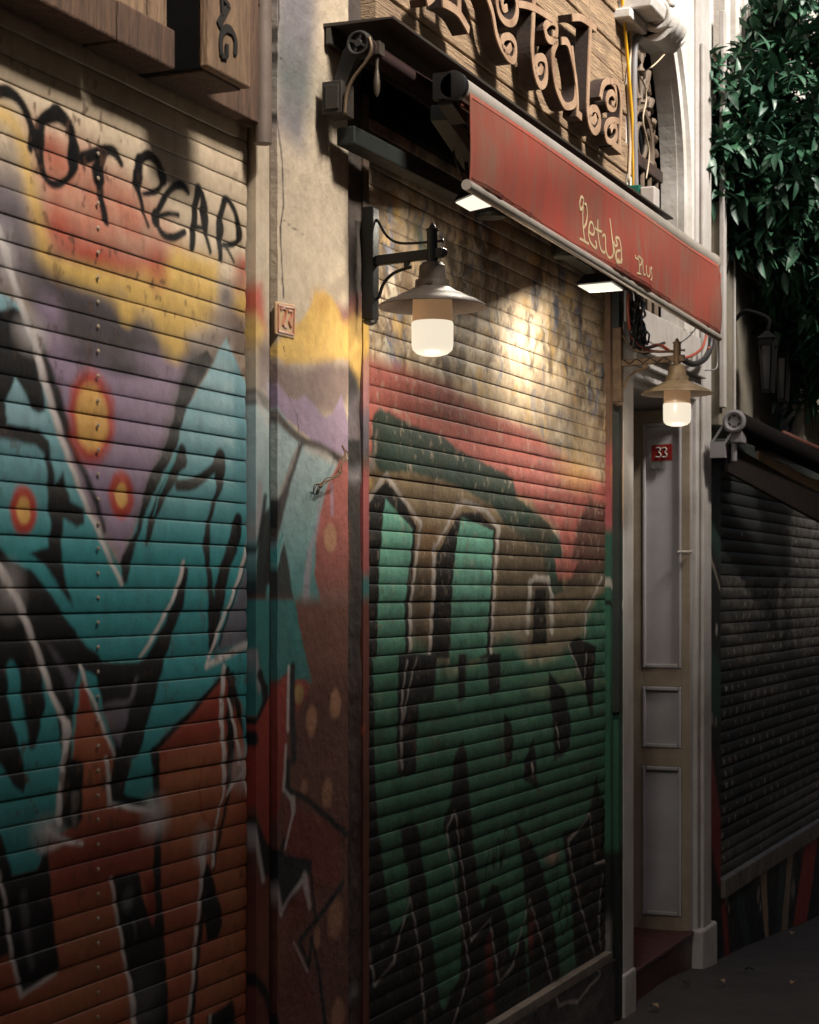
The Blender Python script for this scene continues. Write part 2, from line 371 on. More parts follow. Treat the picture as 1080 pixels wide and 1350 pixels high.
    c.line([(266,1116),(265,1160),(258,1220),(252,1290),(242,1400)], [7,5,5,5,5], WHT, .008, .9); c.blob(265,1112,8,18,WHT,1.0,.75)
    c.line([(272,1400),(276,1340)],[4,4],WHT,.01,.7); c.line([(268,1000),(262,1040),(268,1080),(290,1090)],[2,2,3,2],(150,30,20),.008,.8)
    # ovals
    for (u, v, a, b, e, f) in ((119,550,29,60,21,43),(157,652,16,31,8,16),(29,672,17,31,9,18)):
        c.blob(u,v,a,b,(170,36,18),.16); c.blob(u,v,a*.93,b*.93,(186,62,30),.3,.6); c.blob(u,v+1,e,f,(214,154,44),.16)
    # black tag on the cream slats
    K = (18,17,18)
    c.line([(-10,122),(8,121),(24,133),(36,155),(41,180),(38,196)], [18.2, 19.5, 15.6, 13.0, 10.4, 10.4], K, .008)
    c.line([(70,150),(55,158),(49,185),(53,222),(66,242),(82,240),(93,222),(94,190),(88,165),(74,150)], [26.0, 15.6, 11.7, 11.7, 11.7, 10.4, 11.7, 11.7, 18.2, 26.0], K, .008)
    c.line([(107,208),(124,203),(140,198),(150,203),(157,216)], [19.5, 18.2, 15.6, 15.6, 10.4], K, .008); c.line([(132,203),(127,228),(130,255),(137,291)], [15.6, 13.0, 11.7, 10.4], K, .008)
    c.line([(181,212),(178,240),(184,270),(193,299)], [13.0, 10.4, 7.8, 5.2], K, .007); c.line([(181,212),(192,205),(206,216),(211,236),(203,252),(186,256)], [15.6, 15.6, 11.7, 9.1, 9.1, 6.5], K, .007)
    c.line([(245,254),(236,244),(222,250),(208,272),(203,290),(212,308),(226,313),(242,306)], [7.8, 13.0, 11.7, 10.4, 9.1, 10.4, 11.7, 9.1], K, .007); c.line([(206,285),(220,282),(232,284)],[7,7,8], K, .007)
    c.line([(252,325),(253,298),(256,265),(260,248),(266,270),(268,300),(276,332)], [6.5, 7.8, 9.1, 13.0, 10.4, 9.1, 6.5], K, .007); c.line([(252,298),(270,302)],[6,6], K, .007)
    c.line([(290,342),(288,320),(288,290),(295,263),(305,275),(313,300),(310,320),(292,324)], [6.5, 7.8, 9.1, 11.7, 10.4, 9.1, 7.8, 6.5], K, .007); c.line([(294,322),(302,335),(308,346)],[6,5,3], K, .007)
def mural_pillar(c):
    n = fbm(c.X, c.Z, 3, 4, 8)
    c.c[:] = np.array(s2l((200,178,146)))*(1-.22*n)[..., None]
    c.poly([(362,-200),(425,-200),(415,60),(400,200),(362,170)], (112,106,110), .06, .95); c.blob(390,105,26,26,(58,84,70),1.5,.6)
    c.blob(362,200,12,60,(150,134,120),1.2,.5)
    c.poly([(464,-200),(470,-200),(470,400),(456,410)], (70,58,50), .03, .55)
    c.poly([(325,376),(346,372),(350,440),(325,400)], (190,66,40), .03, .9); c.poly([(325,400),(348,430),(346,470),(325,440)], YEL, .03, .9)
    c.poly([(362,462),(374,436),(398,424),(412,398),(416,384),(428,384),(446,402),(452,420),(472,424),(474,500),(466,480),(450,474),(425,480),(398,480),(376,482),(364,470)], YEL, .018, 1)
    c.blob(421,398,8,14,(196,140,36),1,.7); c.poly([(444,400),(460,410),(472,405),(472,430),(452,420)], (140,60,66), .03, .8); c.blob(466,445,6,40,(214,160,40),.6,.8)
    c.poly([(340,450),(358,455),(362,475),(400,484),(428,474),(470,482),(458,530),(444,548),(428,548),(400,536),(340,520)], (118,94,88), .03, .95)
    c.poly([(352,505),(366,505),(380,524),(392,528),(402,520),(416,536),(428,549),(438,545),(450,520),(470,600),(442,600),(415,585),(390,562),(352,535)], PURP, .012, 1)
    c.poly([(330,510),(362,534),(398,578),(442,606),(470,612),(470,800),(330,800)], (150,172,172), .014, 1, grad=(600,800,(34,128,126)))
    c.line([(330,520),(350,530),(372,556),(398,580),(425,592),(470,618)], [22,18,14,12,14,12], (70,60,54), .014)
    c.line([(400,580),(388,610),(376,650),(364,700),(352,760)], [8,14,16,16,18], (62,54,52), .014)
    c.line([(362,545),(362,640),(364,660),(382,620),(392,590)],[6,8,10,6,4],(168,158,148),.02,.7); c.line([(404,592),(430,602),(447,616)],[6,10,8],(176,168,158),.02,.8); c.line([(336,520),(348,545),(356,560)],[8,10,6],(176,168,158),.02,.7)
    c.line([(343,640),(340,690),(333,720)],[6,8,6],(150,138,138),.014,.9); c.line([(350,655),(344,700),(336,730)],[6,8,5],BLK,.012,.9)
    c.poly([(346,680),(360,664),(372,652),(366,700),(361,760),(352,770),(348,830),(333,830),(338,740)], BLK, .014, .95)
    c.poly([(375,715),(381,750),(388,792),(390,840),(362,840),(364,756)], (34,34,34), .010, .95); c.line([(373,705),(366,730),(362,770)],[3,5,5],(20,140,140),.008)
    c.poly([(432,640),(448,606),(470,612),(470,800),(425,800),(415,760),(416,700)], PINK, .014, 1, grad=(700,800,(120,66,50)))
    c.line([(424,650),(417,700),(408,730),(404,790)],[5,6,9,10],(150,140,150),.018,.85); c.blob(436,709,8,19,(180,124,84),.14); c.line([(438,640),(438,676)],[4,4],(160,132,150),.01,.7)
    c.poly([(400,790),(470,790),(470,900),(400,900)], (150,140,140), .06, .5)
    # below
    c.poly([(330,790),(470,790),(470,1400),(330,1400)], (110,62,44), .03, 1)
    c.poly([(330,790),(388,790),(400,850),(412,900),(395,912),(384,885),(362,900),(348,930),(330,955)], (24,112,108), .014, 1); c.line([(338,860),(342,910)],[5,5],(140,130,134),.012,.9)
    c.poly([(384,905),(392,895),(404,897),(410,905),(396,935),(386,950)], (150,50,28), .01); c.blob(394,916,6,14,(170,130,60),.2)
    c.poly([(380,886),(378,990),(372,1040),(360,1122),(350,1110),(333,1050),(333,958),(350,925),(364,905)], (150,42,24), .014, 1)
    c.poly([(412,890),(440,882),(470,890),(470,1000),(380,1000),(386,950)], (92,48,34), .05, .8)
    c.poly([(378,1060),(430,1080),(448,1092),(448,1170),(408,1160),(376,1120)], (130,44,28), .03, .9)
    c.poly([(362,1130),(420,1160),(400,1230),(420,1350),(333,1350),(333,1160)], (112,48,30), .03, .9); c.blob(360,1240,20,40,(130,76,44),1.2,.6)
    for (u, v, a, b) in ((411,950,7,20),(442,928,7,19),(431,1046,6.5,19),(401,1038,4.5,10),(442,1210,10,26),(418,1236,4,14),(446,1340,8,22)): c.blob(u,v,a,b,(176,118,78),.25,.85)
    c.line([(343,890),(350,918),(338,950),(326,965)],[14,10,8,6],BLK,.01); c.line([(334,960),(338,975),(333,990)],[6,8,4],BLK,.01)
    c.line([(386,880),(386,940),(388,1000),(379,1008),(378,1040),(404,1054),(430,1076),(456,1100)], [6,6,7,8,8,9,10,10], BLK, .01, curve=False)
    c.line([(470,1096),(470,1175)], [14,14], BLK, .01); c.line([(452,1165),(424,1204),(394,1242),(408,1272)], [11,8,9,7], BLK, .01, curve=False)
    c.line([(410,1152),(416,1215)], [4,4], BLK, .008); c.line([(411,1238),(422,1290),(434,1400)], [6,6,8], BLK, .009); c.line([(411,1238),(408,1272)],[5,5],BLK,.009)
    c.poly([(330,1048),(340,1085),(352,1112),(378,1126),(411,1134),(412,1146),(404,1160),(385,1186),(370,1196),(360,1150),(348,1158),(338,1120)], BLK, .014)
    c.line([(331,1065),(338,1105),(347,1160)],[4,7,7],WHT,.012,.75); c.line([(359,1145),(365,1170),(371,1203),(384,1180),(402,1158),(408,1195)],[6,5,8,5,12,5],WHT,.014,.75,curve=False)
    c.line([(381,880),(380,962)],[3,3],WHT,.008,.8); c.line([(377,984),(374,1040),(386,1056),(387,1070),(376,1118)],[3,4,8,6,4],WHT,.009,.85,curve=False)
    c.line([(388,1243),(397,1262),(406,1281)],[4,4,2],WHT,.01,.7); c.line([(333,1288),(350,1310),(366,1360),(376,1400)],[16,14,20,20],BLK,.014); c.line([(374,1108),(370,1130)],[6,10],BLK,.01)
    # hairline cracks in the plaster
    K=(52,44,38)
    c.line([(366,-40),(368,24),(364,60),(366,72),(374,80),(380,92),(392,98)],[2.4,2.4,3,2.4,2,1.4,.8],K,.003,.9,curve=False); c.line([(366,72),(364,100),(363,130),(371,200),(374,270),(370,300),(371,345),(374,392)],[2]*8,K,.004,.95,curve=False)
    c.line([(374,290),(386,300),(404,312)],[1,1,.6],K,.003,.7,curve=False); c.line([(374,458),(378,476)],[1.6,1],K,.003,.9,curve=False); c.line([(380,520),(392,548),(394,572),(393,600)],[1,1.2,1,1],K,.003,.75,curve=False)
def mural_strip(c):
    n = fbm(c.X, c.Z, 12, 5, 21); n2 = fbm(c.X*3, c.Z*.6, 9, 4, 22)
    c.c[:] = np.array(s2l((80,66,56)))*(1.2-.9*n)[..., None]
    c.poly([(445,414),(482,400),(482,520),(470,500),(455,470)], YEL, .03, .95, brk=.5); c.poly([(440,395),(482,385),(482,415),(445,425)], (120,50,52), .03, .7)
    c.poly([(448,478),(474,500),(474,560),(448,560)], (34,32,34), .03, .9, brk=.3); c.poly([(450,535),(474,520),(474,590),(450,590)], (112,100,112), .04, .7, brk=.4)
    c.poly([(450,580),(475,580),(475,625),(450,620)], (18,18,18), .02, .95); c.poly([(450,622),(475,616),(475,642),(450,632)], (150,144,150), .03, .7, brk=.4)
    c.poly([(450,640),(475,640),(475,1400),(450,1400)], (44,36,34), .03, .8); c.poly([(450,690),(460,690),(460,790),(450,790)], (120,70,44), .03, .7)
    c.poly([(448,880),(476,880),(476,1400),(448,1400)], (66,38,34), .03, .85); c.blob(465,1310,6,10,(120,120,120),1,.7); c.poly([(448,1096),(462,1096),(462,1175),(448,1175)], BLK, .01)
    c.c *= (1.12-.35*n2)[..., None]
def mural_rail(c):                      # guide of the green shutter, left hand side
    c.c[:] = s2l((96,78,62)); c.c *= (1.15-.5*fbm(c.X*2, c.Z, 14, 4, 31))[..., None]
    for (a, b, col) in ((396,500,YEL),(470,560,(150,96,100)),(540,600,(84,80,92)),(616,760,(168,78,78)),(760,790,(40,120,120)),(790,1000,(112,54,42)),(1000,1400,(104,48,34))):
        c.poly([(465,a),(490,a),(490,b),(465,b)], col, .03, .9, brk=.3)
    c.line([(480,960),(472,985)],[6,6],(190,80,40),.02,.8)
def mural_post(c):                      # guide and post on the far side of the green shutter
    c.c[:] = s2l((118,84,58)); c.c *= (1.2-.6*fbm(c.X*3, c.Z, 10, 4, 41))[..., None]
    c.poly([(780,590),(840,590),(840,745),(780,715)], (168,72,78), .05, .9, brk=.2); c.poly([(806,620),(840,600),(840,690),(812,690)], (200,150,50), .04, .7, brk=.3)
    c.poly([(780,705),(840,690),(840,1400),(780,1400)], (28,82,64), .03, 1, grad=(700,800,(36,90,68)))
    c.line([(796,752),(806,770),(822,800)],[10,10,8],(170,160,150),.014,.9); c.line([(796,775),(808,800),(824,812)],[6,6,5],BLK,.012)
    c.poly([(780,1110),(812,1125),(840,1095),(840,1400),(780,1400)], BLK, .03, .97, brk=.1); c.blob(801,955,3,26,(30,26,24),.6,.9); c.blob(804,1238,4,20,(150,144,140),1,.7)
def mural_right(c):
    WX = c.X+.10*(fbm(c.X, c.Z, 6, 3, 101)-.5)+.03*(fbm(c.X, c.Z, 25, 3, 103)-.5); WZ = c.Z+.16*(fbm(c.X, c.Z, 7, 3, 102)-.5)
    n = fbm(c.X, c.Z, 6, 5, 51); st = fbm(c.X*9, c.Z*1.2, 3, 5, 52); f = fbm(c.X, c.Z, 22, 4, 53)
    b1 = np.array(s2l((204,178,142))); b2 = np.array(s2l((120,98,72)))
    k = np.clip((n-.35)*2.6, 0, 1)[..., None]; c.c[:] = b1*(1-k)+b2*k
    def wear(mask, col, al):
        a = np.clip(mask, 0, 1)[..., None]*al; c.c[:] = c.c*(1-a)+np.array(s2l(col))*a
    wear((fbm(WX*3, WZ*1.4, 7, 6, 54)-.57)*8, (88,106,136), .75); wear((fbm(WX*2, WZ*1.3, 8, 6, 55)-.58)*8, (212,164,60), .6); wear((fbm(WX*3, WZ*1.5, 6, 6, 56)-.57)*8, (66,56,46), .65)
    wear((fbm(WX*1.6, WZ*1.6, 12, 5, 59)-.58)*8, (216,200,170), .6)
    c.poly([(500,230),(640,250),(760,380),(800,440),(800,410),(700,200),(500,100)], (74,60,48), .1, .55)
    c.line([(548,300),(560,340),(566,380)],[22,20,10],(60,98,86),.04,.7); c.line([(596,360),(604,410),(600,450)],[6,6,4],(90,100,110),.02,.6)
    # pink red band
    c.poly([(470,462),(500,474),(540,488),(590,505),(640,540),(700,568),(740,600),(800,640),(800,745),(745,770),(735,700),(660,640),(600,598),(530,580),(500,545),(492,600),(470,630)], (166,82,70), .035, 1, brk=.2)
    c.poly([(600,520),(700,560),(780,610),(800,600),(800,560),(700,500),(640,500)], (176,150,116), .05, .6, brk=.6)
    c.blob(760,620,18,20,(212,156,62),.9,.8); c.blob(763,585,10,20,(212,170,80),.9,.5)
    # worn brown ground between the letters
    c.poly([(476,640),(500,600),(560,618),(640,640),(700,660),(720,700),(735,760),(800,770),(800,860),(470,860)], (120,98,66), .03, .95, grad=(760,850,(110,100,84)))
    c.poly([(491,545),(500,538),(512,543),(540,560),(584,575),(600,592),(660,622),(674,630),(680,655),(700,672),(722,690),(738,715),(742,780),(720,790),(715,730),(690,712),(664,690),(650,668),(600,640),(540,622),(500,622),(488,605)], (34,60,50), .016, .96, brk=.12)
    c.line([(478,622),(490,610),(496,570)],[8,8,5],(140,132,120),.02,.7); c.blob(484,638,6,14,(206,160,70),.6,.85)
    c.poly([(760,690),(775,660),(800,665),(800,770),(745,780)], (52,46,40), .03, .8); c.poly([(655,690),(690,700),(722,740),(724,800),(655,800)],(70,60,46),.03,.7); c.poly([(730,735),(762,740),(752,762),(735,765)], PINK, .02, .8)
    c.poly([(556,690),(575,690),(566,860),(545,860)],(120,84,44),.03,.7); c.poly([(545,745),(566,730),(562,860),(545,860)], (60,54,44), .03, .7)
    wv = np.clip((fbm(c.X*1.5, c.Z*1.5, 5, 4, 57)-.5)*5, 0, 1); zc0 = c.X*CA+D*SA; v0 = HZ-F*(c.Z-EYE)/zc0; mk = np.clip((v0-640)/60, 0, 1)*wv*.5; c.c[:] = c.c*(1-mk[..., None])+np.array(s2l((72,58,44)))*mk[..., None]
    # big green body
    c.poly([(470,846),(500,858),(530,838),(560,856),(590,884),(640,862),(668,838),(700,872),(735,862),(764,838),(772,812),(787,790),(800,780),(800,1400),(470,1400)], (46,100,76), .05, 1)
    c.poly([(700,820),(760,790),(772,830),(720,868),(690,868)], (110,98,74), .03, .9); c.poly([(690,905),(800,860),(800,900),(720,925)], (96,110,80), .04, .6)
    # letters of the upper row
    G=(86,156,132)
    c.poly([(474,676),(508,634),(530,660),(547,694),(544,745),(538,800),(538,868),(474,868)], (26,25,24), .009); c.poly([(507,658),(524,678),(543,698),(540,740),(533,790),(532,862),(494,880),(500,730),(503,690)], G, .009, grad=(740,870,(50,106,82)))
    c.line([(478,668),(508,626),(528,655),(553,690),(548,740),(541,790),(539,860)], [8,8,7,6,6,5,5], (164,152,142), .008, curve=False)
    c.poly([(572,735),(588,705),(604,676),(630,676),(652,696),(649,760),(644,868),(566,868)], (26,25,24), .009); c.poly([(606,682),(628,690),(649,700),(647,745),(640,862),(590,884),(594,770),(600,720)], G, .009, grad=(740,870,(50,106,82)))
    c.line([(565,860),(569,790),(571,722),(588,695),(602,665),(612,662),(638,672),(656,696),(652,750),(646,860)], [6,6,6,6,8,8,8,7,6,5], (164,152,142), .008, curve=False)
    c.line([(694,830),(698,770),(704,762),(722,764),(726,790),(726,830)], [9,9,9,9,7,6], (156,148,136), .010, curve=False); c.poly([(704,776),(718,774),(720,850),(700,850)], (30,28,26), .012); 
    c.line([(768,860),(772,805),(792,762)], [4,4,6], (150,142,134), .008, curve=False); c.poly([(786,790),(800,775),(800,900),(772,880),(776,830)], (46,100,76), .014)
    # black drips and serifs on the green
    def B(*p): c.poly(list(p), BLK, .010, 1)
    B((470,860),(488,860),(491,900),(492,1000),(496,1080),(505,1150),(515,1230),(524,1290),(545,1400),(470,1400))
    B((524,862),(574,862),(570,924),(550,926),(546,1018),(538,1024),(522,1020),(521,960)); B((602,862),(613,862),(612,922),(602,926)); B((640,862),(659,862),(658,910),(644,918))
    B((664,940),(672,948),(676,975),(674,1000),(668,1012),(663,985)); B((702,970),(706,1000),(706,1020),(711,1045),(700,1035),(689,1028),(690,1005)); B((722,885),(742,910),(752,950),(750,985),(742,996),(730,1002),(728,960),(724,920))
    B((748,850),(760,840),(784,852),(780,905),(779,950),(775,935),(768,900)); B((597,995),(609,974),(613,1000),(617,1060),(622,1110),(630,1180),(640,1225),(655,1260),(640,1400),(608,1400),(606,1260),(600,1130),(583,1096),(582,1084),(592,1060),(595,1030))
    B((527,1092),(532,1087),(548,1086),(553,1110),(562,1180),(570,1260),(580,1330),(584,1400),(540,1400),(540,1220),(538,1150),(530,1120)); B((678,1081),(700,1110),(716,1150),(728,1210),(735,1262),(745,1400),(700,1400),(694,1220),(690,1150)); 
    B((784,1018),(791,1050),(800,1060),(800,1400),(768,1400),(756,1250),(750,1170),(742,1110),(741,1096),(764,1090),(778,1064),(782,1040))
    B((646,1165),(655,1168),(668,1215),(672,1262),(690,1230),(700,1400),(600,1400),(615,1262)); B((481,1235),(498,1255),(530,1215),(545,1200),(560,1400),(481,1400)); B((735,1300),(800,1262),(800,1400),(730,1400))
    B((576,1330),(586,1331),(594,1310),(612,1270),(620,1400),(574,1400))
    W2=(140,130,124)
    c.line([(535,872),(528,930),(528,1010)],[4,4,4],W2,.007,.85); c.line([(548,868),(540,900),(530,945)],[3,4,4],W2,.008,.7); c.line([(700,1008),(702,1020)],[5,5],(170,160,150),.007); c.line([(732,955),(736,985)],[4,3],W2,.007)
    c.line([(748,850),(760,880),(768,905),(772,860)],[5,4,3,3],W2,.007,.8,curve=False)
    c.line([(598,1069),(587,1090),(590,1120),(600,1180),(608,1230),(618,1272),(612,1300),(590,1370)], [4,4,4,4,4,4,5,5], W2, .006, .85, curve=False); c.line([(598,1069),(603,1110),(608,1150),(616,1212),(619,1238)],[3,3,3,3,3],W2,.006,.85,curve=False)
    c.line([(619,1240),(644,1212),(652,1260),(656,1296),(676,1272),(686,1230),(697,1186),(708,1220),(720,1270),(730,1306)], [5,4,4,5,5,4,4,4,4,4], W2, .007, .8, curve=False)
    c.line([(480,1210),(486,1260),(493,1298),(518,1268),(528,1226),(540,1184),(546,1220),(554,1280),(559,1360)], [4,4,7,6,5,4,4,4,4], W2, .007, .8, curve=False)
    c.line([(776,1072),(764,1092),(748,1108),(754,1150),(764,1195),(776,1240),(786,1272)], [3,4,6,4,4,4,4], W2, .007, .85, curve=False); c.line([(776,1072),(781,1110),(784,1138),(800,1134)],[3,3,4,5],W2,.007,.8,curve=False); c.line([(794,1150),(788,1210),(790,1250)],[3,3,3],W2,.007,.7)
    c.blob(728,1130,8,9,(160,120,104),.6,.8); c.poly([(640,1240),(646,1230),(650,1340),(640,1340)],(110,34,24),.03,.8); c.poly([(698,1200),(704,1215),(700,1260),(695,1250)],(110,34,24),.02,.8)
    c.line([(638,1158),(642,1126),(648,1118),(650,1146),(654,1114),(658,1108),(660,1142),(664,1100),(669,1094),(664,1120),(658,1148)], [2.6]*11, (8,9,9), .003); c.line([(644,1150),(642,1165)],[2,2],(14,16,15),.003)
    c.line([(728,1165),(731,1135)],[1.8,1.8],(14,16,15),.003); c.line([(734,1170),(733,1132)],[1.8,1.8],(14,16,15),.003); c.line([(726,1155),(737,1150)],[1.6,1.6],(14,16,15),.003); c.line([(730,1190),(734,1172),(740,1192),(736,1210),(744,1180),(746,1215),(740,1232),(735,1200)],[2.6]*8,(8,9,9),.003)
    # rubbed and flaked paint
    al = np.clip((fbm(c.X*2, c.Z*1.3, 26, 4, 61)-.66)*14, 0, 1)*.55; zc=c.X*CA+D*SA; vv = HZ-F*(c.Z-EYE)/zc
    al *= np.clip((900-vv)/300, .18, 1); c.c[:] = c.c*(1-al[..., None])+np.array(s2l((170,146,120)))*al[..., None]
    c.c[:] = c.c*(1-.25*np.clip((f-.5)*4, 0, 1))[..., None]
# ================================================================ materials
M = {}
M['slat'] = mat('sprayed_slats', (200,180,150), attr=True, spec=.28, rough=.5, streak=.22, dirt=.12, bump=.25, bscale=90, dirtcol=(60,48,38))
M['slat_old'] = mat('worn_slats', (200,180,150), attr=True, spec=.28, rough=.55, streak=.3, dirt=.3, bump=.5, bscale=70, dirtcol=(52,42,34))
M['plaster'] = mat('sprayed_plaster', (200,180,150), attr=True, rough=.85, streak=.12, dirt=.18, bump=.6, bscale=45, dirtcol=(78,66,56), bdist=.006)
M['plain_plaster'] = mat('grey_plaster', (128,122,112), (96,92,86), rough=.9, streak=.35, dirt=.3, bump=.6, bscale=40, dirtcol=(52,48,44))
M['white'] = mat('old_white_paint', (182,177,174), (154,147,140), scale=4, rough=.6, streak=.4, dirt=.32, bump=.35, bscale=35, dirtcol=(112,96,78))
M['stone'] = mat('pale_stone', (206,202,197), (176,169,160), scale=5, rough=.8, streak=.35, dirt=.25, bump=.5, bscale=40, dirtcol=(120,104,86))
M['door'] = mat('door_paint', (166,162,166), (148,142,142), scale=3, rough=.55, streak=.25, dirt=.15, bump=.15, dirtcol=(110,92,74))
M['topbox'] = mat('cream_cover', (178,160,134), (130,116,100), scale=5, rough=.6, streak=.3, dirt=.35, bump=.2)
M['wood'] = mat('weathered_planks', (170,142,110), (112,90,70), scale=2.2, rough=.8, stretch=(2,6,22), streak=0, dirt=.45, bump=.9, bscale=8, dirtcol=(58,42,32), bdist=.01)
M['woodv'] = mat('brown_boards', (104,76,56), (70,50,38), scale=3, rough=.75, stretch=(16,16,2), dirt=.4, bump=.8, bscale=8, dirtcol=(36,26,22), bdist=.01)
M['woodtan'] = mat('tan_boards', (146,118,90), (104,80,60), scale=3, rough=.75, stretch=(14,14,2), dirt=.35, bump=.7, bscale=8, dirtcol=(70,44,32), bdist=.01)
M['rust'] = mat('rusted_steel', (62,46,38), (38,30,27), scale=9, rough=.7, metal=.25, dirt=.5, bump=.5, bscale=60, dirtcol=(98,60,40))
M['grille'] = mat('brown_grille', (112,94,76), (78,64,52), scale=12, rough=.65, dirt=.3, bump=.3)
M['rustface'] = mat('tan_steel', (188,158,130), (146,114,90), scale=12, rough=.65, metal=.2, dirt=.35, bump=.4, dirtcol=(86,56,42))  # paler tan for the letter fronts, sides use the darker rust
M['black'] = mat('black_iron', (22,23,23), (34,33,31), scale=10, rough=.45, metal=.3, bump=.25, dirt=.25, dirtcol=(60,48,38))
M['dark'] = mat('dark_metal', (52,56,52), (34,38,36), scale=7, rough=.55, metal=.3, bump=.2, dirt=.3, dirtcol=(70,52,40))
M['iron'] = mat('dull_iron', (44,44,40), (60,50,42), scale=9, rough=.6, metal=.2, bump=.3, dirt=.3)
M['hood'] = mat('green_hood', (58,66,60), (66,48,38), scale=4, rough=.55, metal=.2, bump=.2, streak=.3, dirt=.3, dirtcol=(70,44,32))
M['void'] = mat('shade_and_lantern_black', (12,12,12), (18,17,16), rough=.9, bump=.2, spec=.08)  # black as painted shade in recesses and on the box side, also dark lanterns
M['alu'] = mat('painted_aluminium', (206,196,184), (184,174,160), scale=5, rough=.35, metal=.15, bump=.06, streak=.25, dirt=.22, dirtcol=(120,100,80))
M['shade'] = mat('weathered_lampshade', (92,80,70), (60,53,48), scale=14, rough=.6, metal=.15, bump=.25, dirt=.4, dirtcol=(140,116,90))
M['shade2'] = mat('rusty_lampshade', (132,112,84), (98,78,58), scale=16, rough=.6, metal=.25, bump=.3, dirt=.45, dirtcol=(92,62,40))
M['shadein'] = mat('lampshade_lining', (96,82,70), (70,60,52), scale=14, rough=.5, bump=.1)
M['latt'] = mat('rusty_bracket', (116,92,66), (78,58,44), scale=20, rough=.65, metal=.25, bump=.3, dirt=.4)
M['globe'] = mat('lit_globe', (70,66,60), (66,62,56), rough=.3, bump=0, emit=((255,240,214), GLOWE))
M['globetop'] = mat('frosted_glass', (186,160,134), (160,136,112), rough=.35, bump=0, emit=((220,170,124), .07))
M['led'] = mat('floodlight_glass', (170,164,154), (170,164,154), rough=.3, bump=0, emit=((255,243,222), GLOWE*1.25))
M['fabric'] = mat('red_canvas', (168,70,54), (140,82,64), scale=3, rough=.85, streak=.85, dirt=.45, bump=.25, bscale=400, dirtcol=(132,106,88), stretch=(1,1,1), bdist=.002)
M['roll'] = mat('dark_roll', (58,30,26), (40,24,22), rough=.9, bump=.1)
M['lettering'] = mat('cream_print', (226,206,164), (206,184,140), rough=.8, bump=0)
M['redplate'] = mat('red_enamel', (124,30,26), (106,26,24), rough=.3, bump=.05)
M['whiteink'] = mat('white_enamel', (190,182,176), (176,168,160), rough=.3, bump=0)
M['yellowc'] = mat('yellow_cable', (222,170,34), (200,150,30), rough=.45, bump=.05)
M['greyc'] = mat('grey_conduit', (132,128,130), (110,106,106), rough=.5, bump=.1)
M['blackc'] = mat('black_cable', (26,25,26), (40,38,38), rough=.5, bump=.05)
M['redc'] = mat('red_cable', (150,66,44), (120,52,38), rough=.5, bump=.05)
M['palec'] = mat('pale_cable', (196,178,152), (170,150,124), rough=.6, bump=.05)
M['tileg'] = mat('green_sign', (20,96,78), (16,80,66), rough=.4, bump=.05)
M['tread'] = mat('dark_red_tile', (78,36,34), (60,28,28), rough=.4, streak=0, dirt=.4, bump=.2)
M['ground'] = mat('street_paving', (58,50,46), (40,35,33), scale=3, rough=.8, dirt=.4, bump=.9, bscale=50, dirtcol=(40,34,32), bdist=.008)
M['leaf'] = mat('glossy_leaf', (50,90,62), (22,54,44), scale=7, rough=.48, bump=.15, spec=.5)
M['bark'] = mat('bark', (84,68,54), (54,44,36), scale=12, rough=.9, bump=1, bscale=30, dirt=.3)
M['litter'] = mat('dry_leaf', (150,126,96), (110,90,66), rough=.8, bump=.1)
M['glassd'] = mat('dark_window', (28,30,32), (20,22,24), rough=.15, bump=0)
M['wire'] = mat('twisted_wire', (120,88,62), (90,66,48), rough=.6, metal=.2, bump=.1)

# ================================================================ the street
def ground_z(x): return 0.0 if x < 7.4 else -.088*min(x-7.4, 4) - .03*max(x-11.4, 0)
xs = np.concatenate([np.arange(-14, 3, .5), np.arange(3, 13, .08), np.arange(13, 60, 2)]); ys = np.concatenate([np.arange(-9, -3, .5), np.arange(-3, .5, .08), np.arange(.5, 9, .5)])
X, Yg = np.meshgrid(xs, ys); Zg = np.vectorize(ground_z)(X) + .018*(fbm(X, Yg, 1.3, 4, 70)-.5)+.01*(fbm(X, Yg, 7, 3, 71)-.5)-.004
n, m = X.shape; ii = np.arange((n-1)*(m-1)); r_ = ii//(m-1); c_ = ii % (m-1); a_ = r_*m+c_
g = link_mesh('street_ground', np.stack([X, Yg, Zg], -1).reshape(-1, 3), np.stack([a_, a_+1, a_+m+1, a_+m], -1), M['ground'], None, True)
tag(g, 'dark worn paving of the narrow sloping street', 'ground', kind='structure')

